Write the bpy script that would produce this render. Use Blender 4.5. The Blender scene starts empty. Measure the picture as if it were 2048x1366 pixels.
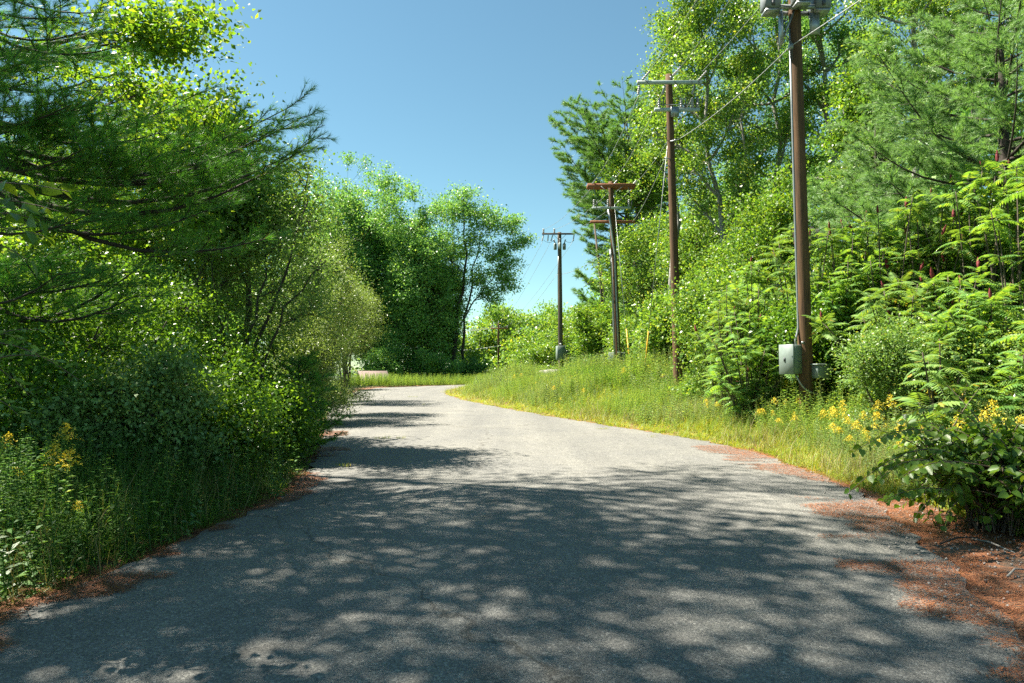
import bpy, math
import numpy as np
from mathutils import Vector, Matrix
sc = bpy.context.scene
COL = sc.collection
# ------------------------------------------------------------------ camera, sky, sun, exposure
CAM_H, F_PX, HORIZ = 1.6, 1365.0, 738.0
PITCH = math.atan((HORIZ - 683) / F_PX)
cam_d = bpy.data.cameras.new('camera'); cam = bpy.data.objects.new('camera', cam_d); COL.objects.link(cam)
cam_d.sensor_width = 36; cam_d.lens = 36 * F_PX / 2048; cam_d.clip_start = .05; cam_d.clip_end = 2000
cam.location = (0, 0, CAM_H); cam.rotation_euler = (math.pi / 2 + PITCH, 0, 0)
sc.camera = cam
SUN_EL = math.radians(57); SUN_AZ = math.atan2(-.96, .28)
world = bpy.data.worlds.new('World'); sc.world = world; world.use_nodes = True
wn = world.node_tree; bg = wn.nodes['Background']
sky = wn.nodes.new('ShaderNodeTexSky'); sky.sky_type = 'NISHITA'; sky.sun_disc = False
sky.sun_elevation = SUN_EL; sky.sun_rotation = SUN_AZ; sky.altitude = 100
sky.air_density = 1.0; sky.dust_density = .2; sky.ozone_density = 1.0
tint = wn.nodes.new('ShaderNodeMix'); tint.data_type = 'RGBA'; tint.blend_type = 'MULTIPLY'; tint.inputs[0].default_value = 1; tint.inputs[7].default_value = (.64, .84, .74, 1)
wn.links.new(sky.outputs[0], tint.inputs[6]); wn.links.new(tint.outputs[2], bg.inputs[0]); bg.inputs[1].default_value = .05
SUNV = Vector((math.sin(SUN_AZ) * math.cos(SUN_EL), math.cos(SUN_AZ) * math.cos(SUN_EL), math.sin(SUN_EL)))
sl = bpy.data.lights.new('sun', 'SUN'); sl.energy = 4.9; sl.angle = math.radians(.55); sl.color = (1, .93, .80)
so = bpy.data.objects.new('sun', sl); COL.objects.link(so); so.location = SUNV * 60
so.rotation_euler = (-SUNV).to_track_quat('-Z', 'Y').to_euler()
sc.view_settings.view_transform = 'Standard'; sc.view_settings.look = 'None'
sc.view_settings.exposure = 2.15; sc.view_settings.gamma = 1
cy = sc.cycles
cy.max_bounces = 8; cy.diffuse_bounces = 5; cy.glossy_bounces = 2; cy.transmission_bounces = 5; cy.transparent_max_bounces = 4
cy.sample_clamp_indirect = 6; cy.use_denoising = False; cy.caustics_reflective = False; cy.caustics_refractive = False

# ------------------------------------------------------------------ helpers
def X(px, Y): return (px - 1024) / F_PX * Y
def Z(py, Y): return CAM_H + (HORIZ - py) / F_PX * Y
def ground_px(px, py):
    u, v = (px - 1024) / F_PX, (683 - py) / F_PX
    y = math.cos(PITCH) - v * math.sin(PITCH); z = math.sin(PITCH) + v * math.cos(PITCH)
    t = -CAM_H / z
    return (u * t, y * t)
def smooth(a, b, x):
    t = np.clip((np.asarray(x, float) - a) / (b - a), 0, 1); return t * t * (3 - 2 * t)
def vnoise(x, y, f, seed=0):
    r = np.random.default_rng(seed); out = 0
    for k in range(7):
        a = r.uniform(0, 6.283); g = f * r.uniform(.6, 1.7)
        out = out + np.sin((x * math.cos(a) + y * math.sin(a)) * g + r.uniform(0, 6.283))
    return out / 3.2
def norm(a): return a / np.maximum(np.linalg.norm(a, axis=-1, keepdims=True), 1e-9)

def make_mesh(name, parts, mats, parent=None, smooth_sh=False):
    """parts: list of (V, F or [F...], material index)"""
    vs, loops, sizes, mi, off = [], [], [], [], 0
    for V, Fs, m in parts:
        V = np.asarray(V, np.float32).reshape(-1, 3)
        if len(V) == 0: continue
        for Fa in (Fs if isinstance(Fs, list) else [Fs]):
            Fa = np.asarray(Fa, np.int64)
            loops.append((Fa + off).ravel()); sizes.append(np.full(len(Fa), Fa.shape[1])); mi.append(np.full(len(Fa), m))
        vs.append(V); off += len(V)
    me = bpy.data.meshes.new(name)
    V = np.concatenate(vs); L = np.concatenate(loops); S = np.concatenate(sizes); M = np.concatenate(mi)
    me.vertices.add(len(V)); me.vertices.foreach_set('co', V.ravel())
    me.loops.add(len(L)); me.loops.foreach_set('vertex_index', L.astype(np.int32))
    me.polygons.add(len(S))
    me.polygons.foreach_set('loop_start', np.concatenate([[0], np.cumsum(S)[:-1]]).astype(np.int32))
    me.polygons.foreach_set('material_index', M.astype(np.int32))
    if smooth_sh: me.polygons.foreach_set('use_smooth', np.ones(len(S), bool))
    for m in (mats if isinstance(mats, (list, tuple)) else [mats]): me.materials.append(m)
    me.update(calc_edges=True)
    o = bpy.data.objects.new(name, me); COL.objects.link(o)
    if parent: o.parent = parent
    return o
def tag(o, label=None, cat=None, group=None, kind=None):
    if label: o['label'] = label
    if cat: o['category'] = cat
    if group: o['group'] = group
    if kind: o['kind'] = kind
    return o
def empty(name, loc, label, cat, group=None, rz=0):
    o = bpy.data.objects.new(name, None); COL.objects.link(o); o.location = loc; o.rotation_euler = (0, 0, rz)
    o.empty_display_size = .2
    return tag(o, label, cat, group)
def dup(root, loc, rz, scale, label=None, group=None):
    r = root.copy(); COL.objects.link(r); r.location = loc; r.rotation_euler = (0, 0, rz); r.scale = (scale,) * 3
    if label: r['label'] = label
    if group: r['group'] = group
    for ch in list(root.children):
        c = ch.copy(); COL.objects.link(c); c.parent = r
        for g in list(ch.children):
            d = g.copy(); COL.objects.link(d); d.parent = c
    return r

def tube(P, r, n=6, caps=True):
    P = np.asarray(P, float); k = len(P); r = np.broadcast_to(np.asarray(r, float), (k,))
    T = norm(np.gradient(P, axis=0)); ref = np.array([0, 0, 1.]) if abs(T[0, 2]) < .9 else np.array([1., 0, 0])
    A = norm(np.cross(T, ref)); B = np.cross(T, A)
    th = np.arange(n) / n * 2 * math.pi
    V = (P[:, None] + r[:, None, None] * (np.cos(th)[None, :, None] * A[:, None] + np.sin(th)[None, :, None] * B[:, None])).reshape(-1, 3)
    i = np.arange(k - 1)[:, None] * n; j = np.arange(n)[None]; j2 = (j + 1) % n
    Fq = np.stack([i + j, i + j2, i + n + j2, i + n + j], -1).reshape(-1, 4)
    if caps:
        V = np.concatenate([V, P[:1], P[-1:]]); a = k * n; jj = np.arange(n)
        Ft = np.concatenate([np.stack([(jj + 1) % n, jj, np.full(n, a)], -1),
                             np.stack([(k - 1) * n + jj, (k - 1) * n + (jj + 1) % n, np.full(n, a + 1)], -1)])
        return V, [Fq, Ft]
    return V, [Fq]
def box(c, s, rot=None, bev=.0):
    x, y, z = [a / 2 for a in s]
    if bev <= 0:
        V = np.array([[i * x, j * y, k * z] for i in (-1, 1) for j in (-1, 1) for k in (-1, 1)])
        Fq = np.array([[0, 1, 3, 2], [4, 6, 7, 5], [0, 4, 5, 1], [2, 3, 7, 6], [0, 2, 6, 4], [1, 5, 7, 3]])
        Fl = [Fq]
    else:
        b = bev; pr = [(-x + b, -y), (x - b, -y), (x, -y + b), (x, y - b), (x - b, y), (-x + b, y), (-x, y - b), (-x, -y + b)]
        rows = []
        for zz, ins in ((-z, b), (-z + b, 0), (z - b, 0), (z, b)):
            for (px, py) in pr: rows.append((px * (1 - ins / x), py * (1 - ins / y), zz))
        V = np.array(rows); n = 8
        Fq = [[r * n + j, r * n + (j + 1) % n, (r + 1) * n + (j + 1) % n, (r + 1) * n + j] for r in range(3) for j in range(n)]
        Fl = [np.array(Fq), np.array([list(range(7, -1, -1)), list(range(24, 32))])]
    if rot is not None: V = V @ np.asarray(rot).T
    return V + np.asarray(c, float), Fl
def rotz(a): return np.array([[math.cos(a), -math.sin(a), 0], [math.sin(a), math.cos(a), 0], [0, 0, 1]])
def bake(tv, tf, R, T, S=None):
    tv = np.asarray(tv, np.float32); N = len(T); k = len(tv)
    V = np.einsum('nij,kj->nki', R.astype(np.float32), tv)
    if S is not None: V = V * np.asarray(S, np.float32).reshape(N, 1, -1)
    V = V + np.asarray(T, np.float32)[:, None]
    o = np.arange(N)[:, None, None] * k
    return V.reshape(-1, 3), [(np.asarray(f)[None] + o).reshape(-1, np.asarray(f).shape[1]) for f in (tf if isinstance(tf, list) else [tf])]
def yawm(a, tilt=0, taz=0):
    """rotation stack: yaw about z, then lean by tilt toward azimuth taz"""
    a = np.asarray(a); N = len(a); tilt = np.broadcast_to(tilt, (N,)); taz = np.broadcast_to(taz, (N,))
    Rz = np.zeros((N, 3, 3)); Rz[:, 0, 0] = np.cos(a); Rz[:, 0, 1] = -np.sin(a); Rz[:, 1, 0] = np.sin(a); Rz[:, 1, 1] = np.cos(a); Rz[:, 2, 2] = 1
    c, s = np.cos(taz), np.sin(taz); ct, st = np.cos(tilt), np.sin(tilt)
    ax = np.stack([-s, c, 0 * c], -1); K = np.zeros((N, 3, 3))
    K[:, 0, 1] = -ax[:, 2]; K[:, 0, 2] = ax[:, 1]; K[:, 1, 0] = ax[:, 2]; K[:, 1, 2] = -ax[:, 0]; K[:, 2, 0] = -ax[:, 1]; K[:, 2, 1] = ax[:, 0]
    Rt = np.eye(3) + st[:, None, None] * K + (1 - ct)[:, None, None] * (K @ K)
    return Rt @ Rz
def frames(axis, rng):
    """rotation matrices whose z column is axis, random roll"""
    z = norm(axis); N = len(z); r = norm(rng.normal(size=(N, 3))); x = norm(np.cross(r, z)); y = np.cross(z, x)
    return np.stack([x, y, z], -1)

# ------------------------------------------------------------------ materials
def mat(name):
    m = bpy.data.materials.new(name); m.use_nodes = True; nt = m.node_tree; nt.nodes.clear()
    out = nt.nodes.new('ShaderNodeOutputMaterial')
    N = lambda t, **kw: [n := nt.nodes.new(t), [setattr(n, k, v) for k, v in kw.items()]][0]
    return m, nt, out, N
def ramp(nt, stops, src):
    r = nt.nodes.new('ShaderNodeValToRGB'); e = r.color_ramp.elements
    while len(e) < len(stops): e.new(.5)
    for i, (p, c) in enumerate(stops): e[i].position = p; e[i].color = (*c, 1)
    nt.links.new(src, r.inputs[0]); return r.outputs[0]
def noise(nt, scale, detail=4, rough=.55, vec=None, dim='3D'):
    n = nt.nodes.new('ShaderNodeTexNoise'); n.inputs['Scale'].default_value = scale; n.inputs['Detail'].default_value = detail; n.inputs['Roughness'].default_value = rough
    if vec: nt.links.new(vec, n.inputs['Vector'])
    return n.outputs['Fac']
def objco(nt): return nt.nodes.new('ShaderNodeTexCoord').outputs['Object']
def mixc(nt, fac, a, b, mode='MIX'):
    m = nt.nodes.new('ShaderNodeMix'); m.data_type = 'RGBA'; m.blend_type = mode
    for i, v in ((0, fac), (6, a), (7, b)):
        if isinstance(v, (int, float)): m.inputs[i].default_value = v
        elif isinstance(v, tuple): m.inputs[i].default_value = (*v, 1)
        else: nt.links.new(v, m.inputs[i])
    return m.outputs[2]
def leafmat(name, stops, trans=.42, rough=.42, spec=.5, tint=(1.25, 1.15, .55)):
    m, nt, out, N = mat(name)
    g = N('ShaderNodeNewGeometry'); c = ramp(nt, stops, g.outputs['Random Per Island'])
    p = N('ShaderNodeBsdfPrincipled'); p.inputs['Roughness'].default_value = rough; p.inputs['Specular IOR Level'].default_value = spec
    nt.links.new(c, p.inputs['Base Color'])
    t = N('ShaderNodeBsdfTranslucent'); tc = mixc(nt, 1.0, c, tint, 'MULTIPLY'); nt.links.new(tc, t.inputs['Color'])
    mx = N('ShaderNodeMixShader'); mx.inputs[0].default_value = trans
    nt.links.new(p.outputs[0], mx.inputs[1]); nt.links.new(t.outputs[0], mx.inputs[2]); nt.links.new(mx.outputs[0], out.inputs[0])
    return m
def barkmat(name, a, b, scale=(14, 14, 2.5), rough=.9):
    m, nt, out, N = mat(name)
    mp = N('ShaderNodeMapping'); mp.inputs['Scale'].default_value = scale; nt.links.new(objco(nt), mp.inputs[0])
    f = noise(nt, 1.5, 6, .65, mp.outputs[0]); c = ramp(nt, [(.3, a), (.7, b)], f)
    p = N('ShaderNodeBsdfPrincipled'); p.inputs['Roughness'].default_value = rough; nt.links.new(c, p.inputs[0])
    bmp = N('ShaderNodeBump'); bmp.inputs['Strength'].default_value = .5; bmp.inputs['Distance'].default_value = .02
    nt.links.new(f, bmp.inputs['Height']); nt.links.new(bmp.outputs[0], p.inputs['Normal']); nt.links.new(p.outputs[0], out.inputs[0]); return m
def polemat(name, a, b, dark):
    m, nt, out, N = mat(name); co = objco(nt)
    mp = N('ShaderNodeMapping'); mp.inputs['Scale'].default_value = (34, 34, 1.1); nt.links.new(co, mp.inputs[0])
    f = noise(nt, 1.6, 6, .65, mp.outputs[0]); c = ramp(nt, [(.28, a), (.72, b)], f)
    m2 = N('ShaderNodeMapping'); m2.inputs['Scale'].default_value = (5, 5, .55); nt.links.new(co, m2.inputs[0])
    c = mixc(nt, ramp(nt, [(.35, (0, 0, 0)), (.7, (.75, .75, .75))], noise(nt, 1.3, 5, .6, m2.outputs[0])), c, dark)
    m3 = N('ShaderNodeMapping'); m3.inputs['Scale'].default_value = (60, 60, .9); nt.links.new(co, m3.inputs[0])
    ck = noise(nt, 1.0, 2, .5, m3.outputs[0]); c = mixc(nt, 1, c, ramp(nt, [(.30, (.25, .22, .2)), (.36, (1, 1, 1))], ck), 'MULTIPLY')
    p = N('ShaderNodeBsdfPrincipled'); p.inputs['Roughness'].default_value = .9; p.inputs['Specular IOR Level'].default_value = .25; nt.links.new(c, p.inputs[0])
    b1 = N('ShaderNodeBump'); b1.inputs['Strength'].default_value = .7; b1.inputs['Distance'].default_value = .015
    nt.links.new(f, b1.inputs['Height']); nt.links.new(b1.outputs[0], p.inputs['Normal']); nt.links.new(p.outputs[0], out.inputs[0]); return m
def plain(name, c, rough=.5, metal=0, var=.15, scale=12, spec=.5):
    m, nt, out, N = mat(name)
    f = noise(nt, scale, 5, .6, objco(nt)); lo = tuple(v * (1 - var) for v in c); hi = tuple(min(1, v * (1 + var)) for v in c)
    p = N('ShaderNodeBsdfPrincipled'); nt.links.new(ramp(nt, [(.3, lo), (.7, hi)], f), p.inputs[0])
    p.inputs['Roughness'].default_value = rough; p.inputs['Metallic'].default_value = metal; p.inputs['Specular IOR Level'].default_value = spec
    nt.links.new(p.outputs[0], out.inputs[0]); return m
LM = dict(
    maple=leafmat('leaf_maple', [(0, (0.095, 0.219, 0.0602)), (0.5, (0.1526, 0.3361, 0.0775)), (0.93, (0.254, 0.4381, 0.0949)), (1, (0.4071, 0.526, 0.0864))], trans=0.46, tint=(1.15, 1.1, 0.6)),
    aspen=leafmat('leaf_aspen', [(0, (0.0868, 0.1901, 0.0411)), (0.5, (0.1478, 0.2766, 0.0512)), (0.9, (0.2259, 0.3457, 0.0641)), (1, (0.3474, 0.363, 0.077))], rough=.36, trans=0.48, tint=(1.35, 1.25, 0.4)),
    bright=leafmat('leaf_bright', [(0, (0.0785, 0.1831, 0.0275)), (0.6, (0.1425, 0.2746, 0.0367)), (1, (0.2422, 0.3203, 0.046))], trans=0.52, tint=(1.3, 1.2, 0.45)),
    oak=leafmat('leaf_oak', [(0, (0.0813, 0.187, 0.0202)), (0.6, (0.1448, 0.2806, 0.0269)), (1, (0.2534, 0.3366, 0.0337))], trans=0.55, tint=(1.3, 1.2, 0.45)),
    olive=leafmat('leaf_olive', [(0, (0.1141, 0.2057, 0.0565)), (0.5, (0.163, 0.2743, 0.0677)), (0.94, (0.2444, 0.3428, 0.0903)), (1, (0.4072, 0.3428, 0.0451))], trans=0.42, rough=.42, tint=(1.15, 1.25, 0.45)),
    willow=leafmat('leaf_willow', [(0, (0.1413, 0.2152, 0.0568)), (0.6, (0.212, 0.2921, 0.0794)), (1, (0.3109, 0.3688, 0.1134))], trans=0.4, rough=.42, tint=(1.15, 1.2, 0.5)),
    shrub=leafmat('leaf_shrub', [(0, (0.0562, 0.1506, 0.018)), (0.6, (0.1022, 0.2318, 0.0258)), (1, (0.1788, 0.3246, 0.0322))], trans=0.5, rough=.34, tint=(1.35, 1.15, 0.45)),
    greyleaf=leafmat('leaf_grey', [(0, (0.1238, 0.2252, 0.063)), (1, (0.2063, 0.3376, 0.0945))], trans=0.34, rough=.45),
    sumac=leafmat('leaf_sumac', [(0, (0.1021, 0.231, 0.0653)), (0.6, (0.1657, 0.3178, 0.0814)), (1, (0.2806, 0.4044, 0.0979))], trans=0.46, rough=.28, spec=.9, tint=(1.35, 1.2, 0.3)),
    sumacpale=leafmat('leaf_sumac_pale', [(0, (0.11, 0.207, 0.06)), (0.6, (0.154, 0.276, 0.072)), (0.95, (0.209, 0.3105, 0.084)), (1, (0.33, 0.23, 0.048))], trans=.42, rough=.35, spec=.6, tint=(1.35, 1.2, .35)),
    broad=leafmat('leaf_broad', [(0, (0.0676, 0.1458, 0.0169)), (0.6, (0.1063, 0.2106, 0.0211)), (1, (0.1642, 0.2592, 0.0264))], trans=0.46, rough=.38, tint=(1.35, 1.15, 0.45)),
    pine=leafmat('needle_pine', [(0, (0.0725, 0.2238, 0.0409)), (0.7, (0.1417, 0.3128, 0.0512)), (0.95, (0.202, 0.3576, 0.0512)), (1, (0.4428, 0.2681, 0.0512))], trans=0.42, rough=.45, tint=(1.0, 1.25, .4)),
    pinemid=leafmat('needle_pine_mid', [(0, (0.098, 0.2055, 0.0666)), (0.7, (0.1683, 0.2981, 0.0798)), (1, (0.2804, 0.3906, 0.0931))], trans=0.36, rough=.5, tint=(1.0, 1.15, .5)),
    pinelight=leafmat('needle_pine_light', [(0, (0.145, 0.2662, 0.1063)), (0.7, (0.2294, 0.3686, 0.1383)), (1, (0.3381, 0.4506, 0.1701))], trans=0.36, rough=.5, tint=(1.0, 1.15, .5)),
    grass=leafmat('grass_blade', [(0, (0.1425, 0.237, 0.0237)), (0.5, (0.2238, 0.328, 0.0314)), (0.85, (0.346, 0.3827, 0.0471)), (1, (0.5292, 0.3645, 0.1255))], trans=0.5, rough=.5, tint=(1.35, 1.15, 0.45)),
    weed=leafmat('weed_leaf', [(0, (0.1126, 0.2348, 0.0499)), (0.6, (0.1913, 0.3191, 0.0701)), (1, (0.2926, 0.3755, 0.0877))], trans=0.48, rough=.42, tint=(1.35, 1.15, 0.45)),
    paleweed=leafmat('weed_leaf_pale', [(0, (0.134, 0.2085, 0.0762)), (0.7, (0.1958, 0.2853, 0.1016)), (1, (0.2885, 0.2853, 0.127))], trans=.42, rough=.5, tint=(1.3, 1.2, .45)),
    yellow=leafmat('goldenrod_flower', [(0, (.6, .46, .03)), (1, (.76, .64, .06))], trans=.3, rough=.7, tint=(1, .9, .5)),
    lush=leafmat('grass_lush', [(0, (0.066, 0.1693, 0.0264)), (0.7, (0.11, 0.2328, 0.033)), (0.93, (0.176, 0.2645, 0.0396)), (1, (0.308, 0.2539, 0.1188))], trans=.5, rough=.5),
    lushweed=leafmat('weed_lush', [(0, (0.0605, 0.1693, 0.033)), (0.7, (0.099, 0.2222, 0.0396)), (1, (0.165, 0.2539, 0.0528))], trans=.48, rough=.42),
    dry=leafmat('dry_grass', [(0, (0.128, 0.1275, 0.035)), (1, (0.272, 0.2295, 0.084))], trans=.3, rough=.6),
    needle_dead=leafmat('needle_litter', [(0, (0.1189, 0.0358, 0.0133)), (0.5, (0.2259, 0.0728, 0.0243)), (1, (0.3567, 0.1456, 0.0553))], trans=.05, rough=.7),
    cone_red=leafmat('sumac_fruit', [(0, (.09, .006, .008)), (1, (.16, .012, .014))], trans=.05, rough=.8),
)
BARK = barkmat('bark_brown', (.035, .026, .018), (.11, .085, .06))
BARKD = barkmat('bark_dark', (.018, .014, .011), (.06, .045, .035))
BARKG = barkmat('bark_grey', (.10, .095, .085), (.30, .285, .26), (3, 3, 12))
STEM = plain('green_stem', (.08, .13, .03), .6)
STEMB = plain('twig_brown', (.09, .06, .04), .7)
WOODP = polemat('pole_wood', (.055, .03, .015), (.19, .108, .052), (.045, .03, .02))
WOODG = polemat('pole_wood_grey', (.07, .055, .04), (.2, .165, .125), (.06, .048, .036))
ARMW = barkmat('crossarm_wood', (.16, .05, .02), (.32, .12, .05), (6, 30, 30), .8)
GREY = plain('grey_enamel', (.15, .19, .17), .45, 0, .1)
GALV = plain('galvanised_steel', (.27, .29, .29), .45, .7, .15, 25)
FIBRE = plain('grey_fibreglass', (.33, .38, .37), .5)
PORC = plain('grey_insulator', (.30, .29, .30), .35, 0, .2)
RECL = plain('recloser_grey', (.14, .155, .155), .5)
DARKM = plain('dark_metal', (.06, .065, .07), .5, .3)
WIREM = plain('weathered_wire', (.32, .33, .33), .5, .5)
YELP = plain('yellow_plastic', (.75, .42, .02), .5, 0, .08)
WHITE = plain('white_tag', (.75, .76, .74), .5)

# ------------------------------------------------------------------ road outline and terrain
L_PX = [(0, 1222), (150, 1172), (370, 1082), (500, 1022), (606, 965), (640, 905), (652, 852), (655, 815), (680, 795), (722, 780)]
R_PX = [(2048, 1285), (1900, 1130), (1760, 1010), (1640, 950), (1520, 908), (1400, 880), (1240, 855), (1100, 833), (1000, 815), (925, 800), (889, 788)]
LEFT = [(-3.2, -14), (-3.2, 0)] + [ground_px(*p) for p in L_PX] + [ground_px(760, 775.5), ground_px(830, 773), ground_px(905, 770.5), (6, 92), (22, 105)]
RIGHT = [(4.2, -14), (3.3, 0)] + [ground_px(*p) for p in R_PX] + [ground_px(893, 781), ground_px(915, 777), (2, 74), (20, 84), (28, 92)]
def resample(P, n):
    P = np.asarray(P, float); d = np.concatenate([[0], np.cumsum(np.linalg.norm(np.diff(P, axis=0), axis=1))])
    s = np.linspace(0, 1, n) ** 1.35 * d[-1]; Q = np.stack([np.interp(s, d, P[:, i]) for i in (0, 1)], -1)
    k = np.array([1, 2, 3, 2, 1]) / 9.
    for _ in range(2):
        Q[2:-2] = np.stack([np.convolve(Q[:, i], k, 'valid') for i in (0, 1)], -1)
    return Q
NR = 900
EL, ER = resample(LEFT, NR), resample(RIGHT, NR)
def jag(E, seed):
    T = norm(np.gradient(E, axis=0)); n = np.stack([-T[:, 1], T[:, 0]], -1)
    a = .05 * vnoise(E[:, 0], E[:, 1], 4, seed) + .05 * vnoise(E[:, 0], E[:, 1], 11, seed + 1) + .02 * vnoise(E[:, 0], E[:, 1], 34, seed + 2)
    return E + n * a[:, None]
EL, ER = jag(EL, 3), jag(ER, 8)
POLY = np.concatenate([EL, ER[::-1]])
SEG_A, SEG_B = POLY[::3], np.roll(POLY[::3], -1, axis=0)
def road_d(x, y):
    x, y = np.broadcast_arrays(np.asarray(x, float), np.asarray(y, float)); sh = x.shape; p = np.stack([x.ravel(), y.ravel()], -1)
    out = np.empty(len(p))
    AB = SEG_B - SEG_A; L2 = np.maximum((AB ** 2).sum(1), 1e-9)
    for i in range(0, len(p), 4000):
        q = p[i:i + 4000, None]; w = q - SEG_A
        t = np.clip((w * AB).sum(-1) / L2, 0, 1); d = np.sqrt(((w - t[..., None] * AB) ** 2).sum(-1).min(1))
        ya, yb = SEG_A[:, 1], SEG_B[:, 1]; c = (ya > q[..., 1]) != (yb > q[..., 1])
        xi = SEG_A[:, 0] + (q[..., 1] - ya) / np.where(yb == ya, 1e-9, yb - ya) * AB[:, 0]
        ins = (c & (q[..., 0] < xi)).sum(1) % 2 == 1
        out[i:i + 4000] = np.where(ins, -d, d)
    return out.reshape(sh)
RS = np.array([p for p in ER if True])
def right_side(x, y):
    xc = np.interp(y, (EL[:, 1] + ER[:, 1]) / 2, (EL[:, 0] + ER[:, 0]) / 2); return x > xc
def gz(x, y, d=None):
    x = np.asarray(x, float); y = np.asarray(y, float)
    if d is None: d = road_d(x, y)
    bank = np.minimum(.78, .026 * np.maximum(y, 0)) * smooth(.3, 5.2, d) * right_side(x, y) * (1 - smooth(62, 75, y))
    hill = 5 * smooth(0, 9, x - 7.6) * smooth(5, 14, y) * (1 - smooth(66, 95, y))
    dip = -2.3 * smooth(66, 76, y) * smooth(1.0, 7, d) * (1 - right_side(x, y)) * (1 - smooth(-8, -2, x)) * smooth(-60, -30, x)
    mic = (.03 * vnoise(x, y, 1.3, 21) + .06 * vnoise(x, y, .35, 22)) * smooth(.2, 1.6, d)
    return np.where(d < .12, -.03, bank + hill + dip + mic - .012 * (1 - smooth(.1, .6, d)))
def g1(x, y): return float(gz(np.array([x]), np.array([y]))[0])

def ground():
    xs = np.concatenate([[-400, -250, -150, -90, -60, -40], np.arange(-30, -8, 1), np.arange(-8, 10, .25), np.arange(10, 30, 1), [32, 40, 60, 90, 150, 250, 400]])
    ys = np.concatenate([[-120, -60, -30, -20], np.arange(-14, 1, .6), np.arange(1, 24, .25), np.arange(24, 50, .6), np.arange(50, 120, 1.5), [125, 140, 170, 220, 300, 450, 700]])
    Xg, Yg = np.meshgrid(xs, ys); D = road_d(Xg, Yg); Zg = gz(Xg, Yg, D)
    nx, ny = len(xs), len(ys); i = np.arange(ny - 1)[:, None] * nx + np.arange(nx - 1)[None]
    Fq = np.stack([i, i + 1, i + nx + 1, i + nx], -1).reshape(-1, 4)
    m, nt, out, N = mat('verge_soil'); co = objco(nt)
    a = N('ShaderNodeAttribute', attribute_name='edge')
    n1 = noise(nt, 1.3, 5, .6, co); n2 = noise(nt, 35, 4, .7, co); n3 = noise(nt, 6, 4, .6, co)
    soil = ramp(nt, [(.3, (.06, .04, .026)), (.55, (.13, .085, .055)), (.75, (.27, .2, .14))], n2)
    need = ramp(nt, [(.3, (.13, .05, .024)), (.7, (.30, .125, .055))], n2)
    c1 = mixc(nt, ramp(nt, [(.42, (0, 0, 0)), (.56, (1, 1, 1))], n3), soil, need)
    green = ramp(nt, [(.3, (.02, .035, .01)), (.7, (.05, .075, .018))], n2)
    fac = ramp(nt, [(.0, (0, 0, 0)), (.25, (0, 0, 0)), (.6, (1, 1, 1))], a.outputs['Fac'])
    c = mixc(nt, fac, c1, green)
    p = N('ShaderNodeBsdfPrincipled'); p.inputs['Roughness'].default_value = .95; nt.links.new(c, p.inputs[0])
    b = N('ShaderNodeBump'); b.inputs['Strength'].default_value = .8; b.inputs['Distance'].default_value = .03
    nt.links.new(n2, b.inputs['Height']); nt.links.new(b.outputs[0], p.inputs['Normal']); nt.links.new(p.outputs[0], out.inputs[0])
    o = make_mesh('ground', [(np.stack([Xg, Yg, Zg], -1).reshape(-1, 3), Fq, 0)], m, smooth_sh=True)
    at = o.data.attributes.new('edge', 'FLOAT', 'POINT'); at.data.foreach_set('value', np.clip(D / 4, 0, 1).ravel().astype(np.float32))
    tag(o, kind='structure')
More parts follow.
